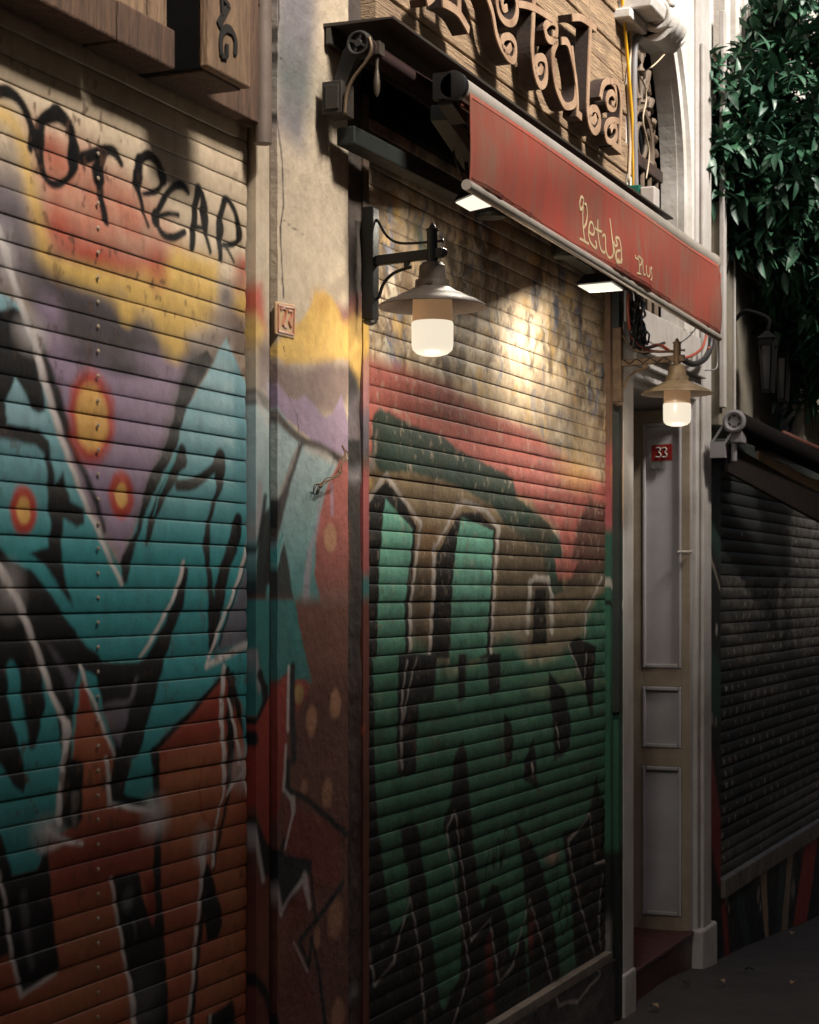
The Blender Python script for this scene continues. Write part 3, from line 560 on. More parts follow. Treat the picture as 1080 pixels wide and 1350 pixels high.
# ================================================================ roller shutters with sprayed mural
SL_T = [0, .03, .06, .10, .16, .24, .33, .43, .53, .63, .73, .82, .89, .94, .975]
def slat_rows(z0, z1, pitch, phase, amp=.0042, groove=.006):
    k0 = int(math.floor((z0-phase)/pitch))-1; k1 = int(math.ceil((z1-phase)/pitch))+1; zs = []; ds = []
    for k in range(k0, k1):
        for t in SL_T:
            z = phase+(k+t)*pitch
            if z0 <= z <= z1:
                zs.append(z); ds.append(groove if t == 0 else -amp*(math.sin(math.pi*min(1, t*1.0))**.42))
    return np.array(zs), np.array(ds)
def curtain(name, x0, x1, z0, z1, pitch, phase, Y, dx, painter, mt, parent, base, amp=.0042):
    zs, ds = slat_rows(z0, z1, pitch, phase, amp); xs = np.arange(x0, x1+dx/2, dx)
    p = Paint(xs, zs, Y, base); painter(p)
    tt = ((p.Z-phase)/pitch) % 1.0; gr_ = np.exp(-np.minimum(tt, (1-tt)*.8)/.035); gn = fbm(p.X, p.Z, 18, 4, 34)
    kk = np.floor((p.Z-phase)/pitch).astype(np.int64); rowv = .93+.14*(((kk*7919) % 13)/12.0)
    p.c *= ((1-np.clip(gr_*(.08+.6*gn), 0, .6))*rowv)[..., None]
    rs_ = np.clip((fbm(p.X*1.5, p.Z, 34, 3, 35)-.68)*16, 0, 1)*np.clip(fbm(p.X, p.Z, 3, 3, 36)*3-1.1, 0, 1)*.7
    p.c = p.c*(1-rs_[..., None])+np.array(s2l((84,54,38)))*rs_[..., None]
    wob = .003*(fbm(p.X, p.Z, 2.2, 2, 33)-.5)+.0026*(fbm(p.X, p.Z, 7, 3, 37)-.5)
    sk = np.floor((p.Z-phase)/pitch).astype(np.int64); tilt = .0016*np.sin(sk*12.9898)*np.sin(sk*4.1)
    dep = lambda X, Z: Y + ds[:, None] + wob*2 + tilt
    return grid_mesh(name, xs, zs, dep, mt, p.c, parent, True)
def rivets(parent, xs, z0, z1, pitch, phase, Y, mt, every=1):
    k = int((z0-phase)/pitch)
    while phase+(k+.62)*pitch < z1:
        z = phase+(k+.62)*pitch
        for x in xs:
            b = MB(); b.lathe((x, Y-.008, z), [(.0046,0),(.004,-.0018),(.0015,-.0028)], 8, 'y'); b.build('rivet', mt, parent)
        k += every
L_TOP = 2.675; L_P = .0489; L_PH = 1.753
sh = thing('roller_shutter', 'cream roller shutter sprayed with teal, orange and black graffiti, left of the plaster pillar', 'shutter', (2.9, 0, 0))
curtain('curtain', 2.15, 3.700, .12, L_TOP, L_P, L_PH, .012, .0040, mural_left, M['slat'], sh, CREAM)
rivets(sh, [X_(131, .0)], .5, 2.5, L_P, L_PH, .011, M['topbox'])
b = MB(); b.box(2.1, 3.72, -.022, .06, L_TOP, L_TOP+.018); b.build('top_lip', M['topbox'], sh, bevel=.004)
b = MB(); b.box(2.1, 3.74, -.03, .06, L_TOP+.018, L_TOP+.058); b.build('guide_head', M['dark'], sh, bevel=.006)
b = MB(); b.box(2.15, 3.70, -.006, .03, .04, .12); b.build('bottom_bar', M['dark'], sh, bevel=.004)
# pillar : channel, plaster face, rough strip
pl = thing('plaster_pillar', 'cracked plaster pillar between the two graffitied shutters, yellow and violet paint', 'pillar', (3.98, 0, 0))
def painted_block(name, x0, x1, z0, z1, Y, back, dx, dz, painter, mt, parent, disp=.0):
    xs = np.linspace(x0, x1, max(3, int((x1-x0)/dx)+1)); zs = np.arange(z0, z1, dz)
    p = Paint(xs, zs, Y, (200,180,150)); painter(p)
    e = fbm(p.X, p.Z, 9, 4, 77)-.5
    o = grid_mesh(name, xs, zs, lambda X, Z: Y+disp*e, mt, p.c, parent, True)
    # close the sides back to the wall
    import bmesh
    bm = bmesh.new(); bm.from_mesh(o.data); lay = bm.verts.layers.float_color.get('paint')
    ed = [q for q in bm.edges if q.is_boundary]; r = bmesh.ops.extrude_edge_only(bm, edges=ed)
    off = BASE[o.name].y
    for v in [q for q in r['geom'] if isinstance(q, bmesh.types.BMVert)]: v.co.y = back-off
    for f in bm.faces:
        if abs(f.normal.y) < .5: f.smooth = False
    for e2 in ed: e2.smooth = False
    bm.to_mesh(o.data); bm.free(); return o
ZT = 5.6
painted_block('channel_face', 3.706, 3.772, 0, 2.76, -.012, .08, .004, .005, mural_pillar, M['slat'], pl)
painted_block('channel_groove', 3.774, 3.812, 0, 4.2, .006, .08, .004, .008, lambda c: (mural_pillar(c), c.c.__imul__(1), c.poly([(340,-300),(364,-300),(364,520),(340,500)], (84,62,46), .01, .85), c.poly([(340,480),(364,500),(364,640),(340,640)], (22,40,38), .03, .9), c.poly([(340,600),(364,600),(364,690),(340,690)], (14,84,78), .03, .9), c.poly([(340,690),(364,690),(364,1400),(340,1400)], (34,32,32), .03, .93)), M['slat'], pl)
painted_block('plaster_face', 3.814, 4.205, 0, ZT, -.012, .08, .0045, .005, mural_pillar, M['plaster'], pl, .006)
painted_block('rough_strip', 4.207, 4.300, 0, 4.2, -.004, .08, .005, .004, mural_strip, M['plaster'], pl, .014)
# stained number tile on the plaster
t = thing('wall_tile', 'small enamel number tile sprayed over with red and yellow, on the plaster pillar', 'number plate', P(377, 440, -.012))
q = [P(364,397,-.0165), P(390,402,-.0165), P(389,446,-.0165), P(364,440,-.0165)]
b = MB(); b.prism(q, (0,.006,0)); b.build('tile_plate', mat('stained_tile', (190,168,134), (186,140,96), scale=40, rough=.5, bump=.3, dirt=.3, dirtcol=(170,52,40)), t, bevel=.002)
b = MB()
for i in range(4):
    a, c = q[i], q[(i+1) % 4]; ce = (q[0]+q[2])/2; a2 = ce+(a-ce)*.80; c2 = ce+(c-ce)*.80
    b.tube([a2+Vector((0,-.001,0)), c2+Vector((0,-.001,0))], .0025, 6)
b.build('tile_border', mat('tile_red', (172,118,92), (170,92,70), rough=.4, bump=.1), t)
b = MB()
for pts in ([(370,408),(374,406),(377,410),(376,420),(373,428),(378,432)], [(380,410),(384,410),(384,418),(381,424),(384,432)]):
    b.tube(smooth_pts([P(u, v, -.0178) for u, v in pts], 3), .003, 6)
b.build('digit', mat('tile_digit', (176,116,92), (176,96,74), rough=.4, bump=.1), t)
# frayed wires coming out of the pillar
b = MB()
for s in range(5):
    pts = [(452,588),(454+s,600),(450,612),(452-s,622),(445+s,628-s),(432-s*2,632+s*2),(424,636+s),(416+s,640+s*2),(413+s*2,648+s)]
    b.tube(smooth_pts([P(u+random.uniform(-1.5,1.5), v+random.uniform(-2,2), -.03-.012*math.sin(i*.5)) for i, (u, v) in enumerate(pts)], 4), .0014, 5)
tag(b.build('loose_wire', M['wire'], None, smooth=True), 'frayed twisted wires sticking out of the plaster pillar beside the green shutter', 'wire')
# second shutter
R_P = .0483; R_PH = 2.1026; R_TOP = 2.86
sh2 = thing('roller_shutter', 'worn brown and green graffitied roller shutter under the red awning', 'shutter', (5.4, 0, 0))
RX1 = X_(797, .02)
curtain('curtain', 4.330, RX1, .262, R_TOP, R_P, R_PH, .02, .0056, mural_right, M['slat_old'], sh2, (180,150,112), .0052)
b = MB(); b.box(4.33, RX1, -.012, .03, .226, .262); b.build('bottom_bar', mat('old_steel_bar', (120,108,98), (84,74,66), rough=.6, dirt=.5, bump=.3), sh2, bevel=.003)
painted_block('guide_rail', 4.302, 4.338, .1, 2.9, -.010, .08, .004, .006, mural_rail, M['slat_old'], sh2)
painted_block('guide_rail', RX1-.004, X_(807, 0), .1, 2.9, -.004, .08, .005, .006, mural_post, M['slat_old'], sh2)
painted_block('post_face', X_(808, 0), X_(822, -.02), .0, 2.9, -.022, .08, .006, .006, lambda c: (mural_post(c), c.poly([(796,-200),(812,-200),(812,600),(796,600)], (60,40,30), .02, .8), c.poly([(806,700),(815,700),(815,1200),(806,1200)],(14,20,18),.01,.9)), M['slat_old'], sh2)
b = MB(); b.box(X_(806), X_(810), -.030, .04, 1.15, 2.86); b.build('rail_lip', M['dark'], sh2)
# sill wall under the second shutter
def sill_paint(c):
    c.c[:] = s2l((52,46,44)); c.c *= (1.2-.6*fbm(c.X, c.Z, 9, 4, 81))[..., None]
    c.line([(733,1312),(738,1326),(750,1321),(762,1321),(780,1298),(792,1286),(788,1276)], [4,6,4,5,4,5,3], (150,138,130), .008, .9, curve=False)
    c.line([(735,1290),(700,1312),(660,1345)],[4,4,4],(110,98,90),.01,.5); c.blob(770,1330,14,7,(120,112,106),1.4,.35); c.blob(803,1236,3,18,(140,134,130),.6,.7)
sl = painted_block('sill_wall', 4.34, X_(821), -.08, .226, -.012, .1, .006, .005, sill_paint, M['plaster'], None, .014)
tag(sl, 'low black painted sill wall under the green graffitied shutter', 'wall')

# ================================================================ left hand shop sign of brown boards
sg = thing('wooden_shop_sign', 'brown boarded sign box with burnt letters AG above the cream shutter', 'sign', (3.2, 0, 2.74))
YB = -.07
def zb(x): return 2.662
edges = [2.15, 2.42, 2.60, X_(52,YB), X_(95,YB), X_(146,YB)]
x = 2.1; k = 0; PB = [2.1, 2.32, 2.53, 2.70, X_(98,YB)-.0, X_(122,YB), X_(147,YB)-.004]
b = MB()
for i in range(len(PB)-1): b.box(PB[i]+.003, PB[i+1]-.003, YB+.004*(i % 2), 0, 2.742, 4.4)
b.build('board_panel', M['woodtan'], sg, bevel=.003)
b = MB(); b.box(2.1, X_(146,YB)-.004, YB-.016, 0, 2.662, 2.744); b.build('bottom_rail', M['woodv'], sg, bevel=.005)
b = MB(); b.box(X_(148,YB), X_(240,YB), YB-.016, 0, 2.662, 2.744); b.build('bottom_rail', M['woodv'], sg, bevel=.005)
PB = [X_(148,YB), X_(172,YB), X_(196,YB), X_(218,YB), X_(240,YB)]
b = MB()
for i in range(len(PB)-1): b.box(PB[i]+.003, PB[i+1]-.003, YB+.003*(i % 2), 0, 2.742, 4.4)
b.build('board_panel', M['woodtan'], sg, bevel=.003)
b = MB(); b.box(X_(240,YB), X_(262), -.02, .04, 2.735, 4.4); b.build('recess', M['void'], sg)
YA = -.165; a0 = X_(275, YA); a1 = X_(331, YA)
zbot = Z_(331, 117, YA)
b = MB(); b.box(a0, a1, YA, YA+.022, zbot, 4.4); ab = b.build('letter_board', M['woodtan'], sg, bevel=.004)
b = MB(); b.box(a0+.02, a1, YA+.024, -.0, zbot-.002, zbot+.02); b.build('box_bottom', M['woodv'], sg, bevel=.003)
b = MB(); b.box(a0, a0+.019, YA+.024, -.0, zbot, 4.4); b.build('box_side', M['void'], sg)  # side board coloured black to hold its shade
b = MB(); K = []
def letter(pts, w, Y, bb, d=.004, k=4, curve=True):
    q = [P(u, v, Y) for u, v in pts]; bb.ribbon(smooth_pts(q, k) if curve and len(q) > 2 else q, w, d)
yl = YA-.004
bl = mat('burnt_letter', (24,20,18), (40,32,26), rough=.8, bump=.2)
b = MB(); letter([(303,6),(289,33)], .017, yl, b); letter([(303,8),(283,-22)], .010, yl-.0015, b); letter([(293,-6),(294.5,20)], .008, yl-.001, b); b.build('letter', bl, sg)
b = MB(); letter([(311,73),(311.5,55),(307,42),(300,37),(294.5,42),(292,56),(293,73)], [.010]+[.013]*8+[.017]*8+[.013]*8, yl, b); letter([(293,73),(301,74.5)], .010, yl-.0015, b); letter([(300.5,74),(300.5,58)], .010, yl-.0025, b); b.build('letter', bl, sg)
b = MB(); b.box(a1-.02, X_(338,-.03), -.045, .0, 2.662, 4.4); b.box(X_(338,-.03)+.004, X_(342,-.03), -.035, 0, 2.662, 4.4); b.build('edge_board', M['woodv'], sg, bevel=.003)
b = MB(); b.tube([(X_(349,-.05), -.045, 2.62), (X_(349,-.05), -.045, 4.4)], .021, 14)
b.box(X_(343,-.05), X_(354,-.05), -.05, 0, 2.93, 2.955)
tag(b.build('drain_pipe', mat('grey_pipe', (112,96,84), (84,70,62), rough=.6, streak=.3, bump=.2), None, auto=40), 'grey brown pipe running up between the boarded sign and the plaster pillar', 'pipe')

# ================================================================ backing wall of the first building
bw = thing('corner_building', 'old plastered shop building carrying the two graffitied shutters', 'building', (4.5, .2, 0))
b = MB(); b.box(-6, X_(822), .09, .4, -.1, 7.2); b.build('wall', M['plain_plaster'], bw)
b = MB(); b.box(-6, 2.148, -.02, .088, -.1, 2.73); b.build('pilaster', M['plain_plaster'], bw)
b = MB(); b.box(4.302, X_(806), -.004, .088, R_TOP+.002, 3.0); b.build('shutter_box', M['void'], bw)

# ================================================================ plank sign with iron letters
ps = thing('plank_sign', 'weathered plank sign board with large rusty iron scroll letters above the awning', 'sign', (5.3, 0, 3.0))
x0 = X_(498, -.03); x1 = X_(836, -.03); z = 2.98; i = 0
b = MB(); rr = random.Random(4)
rows = []
while z < 4.75:
    h = rr.uniform(.095, .125); cuts = [x0, x0+rr.uniform(.7,1.3), x1] if i % 2 else [x0, x1-rr.uniform(.5,1.1), x1]
    for j in range(len(cuts)-1):
        y = -.030+rr.uniform(-.004, .004); b.box(cuts[j]+.002, cuts[j+1]-.002, y, .06, z+.003, z+h-.003)
    z += h; i += 1
b.build('plank', M['wood'], ps, bevel=.004)
LY = -.098; LD = .046; o3 = lambda pts, ox, oy, s: [(ox+a/s, oy+b_/s) for a, b_ in pts]
LS = {
 'P': [([(150,-260),(158,-60),(160,18)], 9), ([(300,-260),(300,-60),(300,135)], 9), ([(150,22),(225,60),(300,125),(385,272)], 11), ([(120,-100),(60,-20),(10,20)],9)],
 'e': [([(150,-420),(120,-250),(150,-100),(205,60),(232,200),(275,300),(318,345),(338,318),(335,245),(305,208),(270,218),(265,265),(292,292),(315,262)], 9), ([(330,-260),(270,-160),(235,-40),(240,60),(275,120),(320,132),(346,90),(345,10),(320,-70),(280,-60),(262,0),(270,50),(292,42)], 9)],
 't': [([(455,-220),(446,0),(440,150),(436,300),(452,420),(480,485),(508,470),(516,410),(508,345),(482,325),(458,345),(460,400),(485,400),(490,372)], 10), ([(352,22),(400,30),(450,48),(500,76),(548,110)], 9)],
 'u': [([(550,190),(570,200),(574,160),(560,124),(530,125),(508,160),(520,215),(545,232),(575,235),(556,290),(554,380),(566,470),(590,545),(620,600),(655,603),(680,580),(686,500),(675,400),(640,250),(600,232)], 10), ([(660,262),(676,400),(690,520),(694,665)], 8), ([(688,640),(716,668)],10)],
 'l': [([(662,100),(700,98),(730,110),(770,140),(800,165)], 10), ([(768,140),(762,300),(755,480),(752,620),(762,705),(790,750),(815,725),(818,665),(800,622),(775,622),(765,665),(785,690),(800,665)], 10)],
 'a': [([(888,590),(905,598),(908,560),(890,528),(868,545),(862,590),(878,618),(906,612),(914,560),(905,490),(880,462),(852,470),(836,500),(826,560)], 9), ([(880,462),(918,470),(936,530),(942,620),(938,720),(932,850)], 9), ([(928,690),(890,684),(862,705),(852,750),(862,795),(890,808),(914,780),(912,725),(895,715),(882,745)], 9), ([(890,815),(945,862)], 10)]}
for ch, strokes in LS.items():
    b = MB(); bf = MB()
    for n, (pts, w) in enumerate(strokes):
        if ch == 'P': pts = o3(pts, 560, 0, 6.75)
        else: pts = o3(pts, 600, 0, 4.32)
        q = smooth_pts([P(u, v, LY-.0013*n) for u, v in pts], 5) if len(pts) > 2 else [P(u, v, LY-.0013*n) for u, v in pts]
        ww = .021 if w < 10 else .024
        b.ribbon(q, ww, LD); q2 = [Vector((p.x, p.y-.0045, p.z)) for p in q]; bf.ribbon(q2, ww+.001, .0042)
    lo = b.build('letter', M['rust'], ps); fo = bf.build('letter_face', M['rustface'], lo)

# ================================================================ awning
aw = thing('awning', 'retracted red canvas awning with cream rails over the green shutter', 'awning', (5.4, 0, 2.8))
YF = -.335
def along(u, v, Y): return P(u, v, Y)
pL = P(598, 98, YF); pR = P(938, 357, YF); xL, xR = pL.x, pR.x; zF = (pL.z+pR.z)/2
# hood plate against the wall
hx0 = X_(430, -.02); hf = QX(517, 21, hx0); hy = hf.y; hz = hf.z-.03
b = MB(); b.hexa([(hx0,hy,hf.z-.006),(xR-.05,hy,hf.z-.006),(xR-.05,.02,hf.z-.004),(hx0,.02,hf.z-.004),(hx0,hy,hf.z),(xR-.05,hy,hf.z),(xR-.05,.02,hf.z+.006),(hx0,.02,hf.z+.006)])
b.box(hx0, xR-.05, hy-.004, hy-.0005, hf.z-.007, hf.z+.001)
b.build('hood', M['hood'], aw, bevel=.001)
b = MB(); b.box(hx0, xR-.05, -.032, -.020, hf.z-.046, hf.z-.007); b.build('wall_flashing', M['hood'], aw)
# fabric roll under the hood
b = MB(); rc = P(476, 59, -.13); b.tube([(rc.x+.03, rc.y, rc.z), (xR-.12, rc.y, rc.z)], .026, 20); b.build('fabric_roll', M['roll'], aw, auto=40)
# canvas going from the roll to the front bar
def awn(name, xa, xb, ya, za, yb, zb_, sag, mt, n=40, thick=.003):
    v = []; f = []; k = 9
    for i in range(n+1):
        x = xa+(xb-xa)*i/n
        for j in range(k):
            t = j/(k-1); s = sag*math.sin(math.pi*t)*(1+.3*math.sin(x*9))
            v.append((x, ya+(yb-ya)*t, za+(zb_-za)*t - s))
    for i in range(n):
        for j in range(k-1): a = i*k+j; f.append((a, a+1, a+k+1, a+k))
    o = link_mesh(name, v, f, mt, aw, True); mo = o.modifiers.new('s', 'SOLIDIFY'); mo.thickness = thick; return o
awn('canopy_fabric', rc.x+.28, xR-.02, -.13, rc.z+.026, YF+.02, zF+.012, .004, M['roll'])
# cassette end with gear and arm bracket
br = MB(); g_ = .62
br.lathe((rc.x-.012, rc.y, rc.z), [(.050*g_,0),(.052*g_,.003),(.052*g_,.016),(.046*g_,.02)], 32, 'x')
br.tube([(rc.x-.016, rc.y+.043*g_*math.cos(k*math.pi/12), rc.z+.043*g_*math.sin(k*math.pi/12)) for k in range(25)], .0045, 8, cap=False)
br.lathe((rc.x-.020, rc.y, rc.z), [(.014*g_,0),(.017*g_,.003),(.017*g_,.012)], 16, 'x')
for k in range(4):
    a = k*math.pi/2+.4; br.bar((rc.x-.015, rc.y+.01*math.cos(a), rc.z+.01*math.sin(a)), (rc.x-.015, rc.y+.027*math.cos(a), rc.z+.027*math.sin(a)), .007, .007)
br.prism([(rc.x-.002, -.150, rc.z-.015), (rc.x-.002, -.118, rc.z-.03), (rc.x-.002, -.085, rc.z-.10), (rc.x-.002, -.050, rc.z-.10), (rc.x-.002, -.082, rc.z-.01), (rc.x-.002, -.11, rc.z+.024)], (.026,0,0))
o = br.build('end_bracket', M['iron'], aw, auto=35)
b = MB(); b.box(rc.x-.02, rc.x+.05, -.088, -.034, rc.z-.165, rc.z-.085); b.box(rc.x-.024, rc.x-.0205, -.080, -.044, rc.z-.155, rc.z-.095); b.build('arm_mount', M['iron'], aw, bevel=.003)
b = MB(); b.tube(smooth_pts([(rc.x-.018, rc.y-.030, rc.z+.01), (rc.x-.018, rc.y-.036, rc.z-.02), (rc.x-.018, rc.y-.020, rc.z-.05), (rc.x-.018, -.118, rc.z-.085), (rc.x-.018, -.100, rc.z-.12), (rc.x-.018,-.095,rc.z-.17)], 6), .0042, 10); b.build('strap', mat('brass_strap', (130,108,84), (100,82,64), rough=.4, metal=.4, bump=.1), aw, smooth=True)
hk = P(497, 62, -.15)
b = MB(); b.lathe((hk.x, hk.y, hk.z), [(.004,.0),(.006,-.005),(.005,-.03),(.004,-.05),(.006,-.065),(.0085,-.085),(.0075,-.11),(.002,-.122)], 14); b.box(hk.x-.012, hk.x+.02, hk.y-.012, hk.y+.03, hk.z-.02, hk.z+.012); b.build('gear_hook', mat('brushed_hook', (110,98,84), (76,68,60), rough=.4, metal=.5, bump=.1), aw, auto=40)
for k, (xa, sgn) in enumerate(((xL+.1, 1), (xR-.18, -1))):
    b = MB(); sx = rc.x+.06 if sgn > 0 else xR-.25
    b.bar((sx, -.06, rc.z-.20), (sx+sgn*.85, -.10, rc.z-.21), .05, .045); b.bar((sx+sgn*.85, -.15, rc.z-.21), (sx+sgn*.10, -.27, zF-.04), .045, .04)
    b.lathe((sx+sgn*.85, -.125, rc.z-.25), [(.04,0),(.045,.01),(.045,.07),(.04,.08)], 16)
    b.build('folding_arm', M['dark'], aw, bevel=.003)
# front bar (cream tube), end caps, canvas valance, bottom rail
b = MB(); rf = .033
b.tube([(xL+.012, YF, zF), (xR-.02, YF, zF)], rf, 24); b.build('front_bar', M['alu'], aw, auto=40)
b = MB(); b.box(xL+.03, xR-.02, YF+.01, YF+.045, zF+.012, zF+.036); b.box(xL+.02, xR-.02, YF-.012, YF-.006, zF-.042, zF-.02); b.build('bar_groove', mat('maroon_edge', (110,50,44), (90,40,36), rough=.7), aw)
for xa, xb in ((xL-.012, xL+.012), (xR-.02, xR+.006)):
    b = MB(); b.lathe((xa, YF, zF), [(rf*.9,0),(rf*1.12,.003),(rf*1.12,xb-xa-.003),(rf,xb-xa)], 24, 'x'); b.box(xa, xb-.002, YF+.002, YF+.05, zF-.03, zF+.034)
    b.build('end_cap', M['black'] if xa < 5.5 else M['alu'], aw, auto=40)
b = MB(); b.bar((xL+.0, YF+.02, zF-.035), (xL+.09, YF+.02, zF-.06), .04, .02); b.build('bar_clamp', M['dark'], aw, bevel=.002)
# valance
zvT = zF-.012; 
zv1 = Z_(944, 441, YF-.026); zv2 = Z_(700, 292, YF-.026)
def zv(x): return zv1+(zv2-zv1)*(x-P(944,441,YF-.026).x)/(P(700,292,YF-.026).x-P(944,441,YF-.026).x)
def vy(x, t): return YF-.030+.014*math.sin(t*2.6)*math.sin(x*5.1+t*1.5)*.8+.003*t*math.sin(x*23)+.0022*math.sin(x*61+3*math.sin(x*7))*t+.004*math.sin(x*2.3+t*4)
n = 160; k = 14; v = []; f = []
for i in range(n+1):
    x = xL+.03+(xR-.035-xL)*i/n
    for j in range(k):
        t = j/(k-1); e = 0 if i < n-8 else (i-n+8)/8*.004
        v.append((x, vy(x, t), zvT+(zv(x)-zvT)*t))
for i in range(n):
    for j in range(k-1): a = i*k+j; f.append((a, a+1, a+k+1, a+k))
va = link_mesh('valance', v, f, M['fabric'], aw, True); mo = va.modifiers.new('s', 'SOLIDIFY'); mo.thickness = .003; mo.offset = 1
b = MB()
for tt_ in (.93, .05):
    b.tube([(x, vy(x, tt_)-.003, zvT+(zv(x)-zvT)*tt_) for x in np.linspace(xL+.04, xR-.04, 90)], .0012, 5)
b.build('hem_stitch', mat('hem_thread', (120,60,48), (104,56,44), rough=.9), aw)
b = MB(); b.tube([(xL+.02, YF-.026, zv(xL)-.006), (xR+.012, YF-.026, zv(xR)-.006)], [.0135,.0135], 14); b.build('bottom_rail', M['alu'], aw, auto=40)
# printed lettering on the valance, following its plane
LV = [[(774,262),(775,285),(776,318)],[(770,314),(776,318),(781,321)],[(774,262),(771,259),(770,268),(772,276),(774,272)],[(776,268),(779,270),(781,282),(780,294),(776,300)],
 [(783,305),(786,309),(789,306),(788,296),(785,292),(783,300),(782,312),(784,322),(788,327),(791,324),(791,319),(789,318)],
 [(795,289),(795,310),(796,328),(799,333),(801,330)],[(791,300),(795,303),(799,305)],
 [(799,311),(802,309),(803,314),(802,328),(804,338),(807,339),(809,330),(809,308)],
 [(808,288),(809,300),(810,330),(811,344),(814,346),(815,341)],
 [(811,318),(812,324),(815,322),(814,314),(817,314),(818,326),(817,342),(817,348)],[(817,330),(813,332),(812,340),(815,346),(818,342)],
 [(838,338),(839,350),(839,360)],[(837,360),(841,362)],[(836,336),(836,340),(838,342)],[(839,338),(842,342),(842,348),(839,350)],[(844,341),(844,356),(845,362),(847,362)],[(848,350),(848,360),(850,365),(852,362),(852,352)],[(857,354),(855,353),(854,358),(857,364),(856,369),(853,369)]]
for i0, i1 in ((0,4),(4,5),(5,7),(7,8),(8,9),(9,11),(11,15),(15,16),(16,17),(17,18)):
    b = MB()
    for s in LV[i0:i1]:
        q = smooth_pts([P(u, w_, YF-.036) for u, w_ in s], 4)
        q = [Vector((p.x, vy(p.x, (p.z-zvT)/(zv(p.x)-zvT))-.0045, p.z)) for p in q]; b.ribbon(q, .0075 if s[0][0] < 830 else .0055, .001)
    b.build('printed_letter', M['lettering'], aw)

# ================================================================ floodlights under the awning
def flood(name, pts, Y0, label, energy):
    # pts: four corners of the lit face as (u, v, Y)
    q = [P(*p) for p in pts]; ce = sum(q, Vector())/4; nrm = (q[1]-q[0]).cross(q[3]-q[0]).normalized()
    if nrm.z > 0: nrm = -nrm
    t = thing('floodlight', label, 'floodlight', ce, 'floodlights under the red awning')
    b = MB(); big = [ce+(p-ce)*1.10 for p in q]; sm = [ce+(p-ce)*.72-nrm*.035 for p in q]
    b.add([p for p in big]+sm, [(0,1,2,3),(7,6,5,4),(0,4,5,1),(1,5,6,2),(2,6,7,3),(3,7,4,0)]); b.build('housing', M['black'], t, bevel=.002)
    b = MB(); b.prism([p+nrm*.003 for p in q], nrm*.002); b.build('lit_panel', M['led'], t)
    b = MB(); top = ce-nrm*.03; b.tube([top, top+Vector((-.0,.02,.05)), (top.x, top.y+.03, top.z+.14)], .006, 8)
    b.bar(top+Vector((-.03,0,0)), top+Vector((.03,0,0)), .02, .01); b.build('bracket', M['black'], t)
    b = MB(); b.tube(smooth_pts([top, top+Vector((-.09,0,.02)), top+Vector((-.10,.02,.09)), top+Vector((-.02,.04,.15))], 6), .003, 6); b.build('cable', M['blackc'], t)
    l = bpy.data.lights.new('flood', 'AREA'); l.energy = energy; l.color = (1,.92,.78); l.shape = 'SQUARE'; l.size = .09; l.spread = math.pi
    lo = bpy.data.objects.new('flood_lamp', l); C.objects.link(lo); lo.location = ce+nrm*.02; lo.parent = None
    return ce, lo
def aim(o, tgt):
    o.rotation_euler = (Vector(tgt)-Vector(o.location)).to_track_quat('-Z', 'Y').to_euler()
c1, l1 = flood('f', [(762,375,-.20),(806,371,-.30),(821,381,-.30),(778,384,-.20)], -.25, 'lit square floodlight under the awning beside the far end of the green shutter', FLOOD1)
aim(l1, P(778, 900, -.10))
c2, l2 = flood('f', [(601,265,-.19),(627,254,-.28),(650,269,-.28),(620,276,-.19)], -.25, 'lit square floodlight under the awning above the iron wall lamp', FLOOD2)
aim(l2, P(590, 800, -.10))

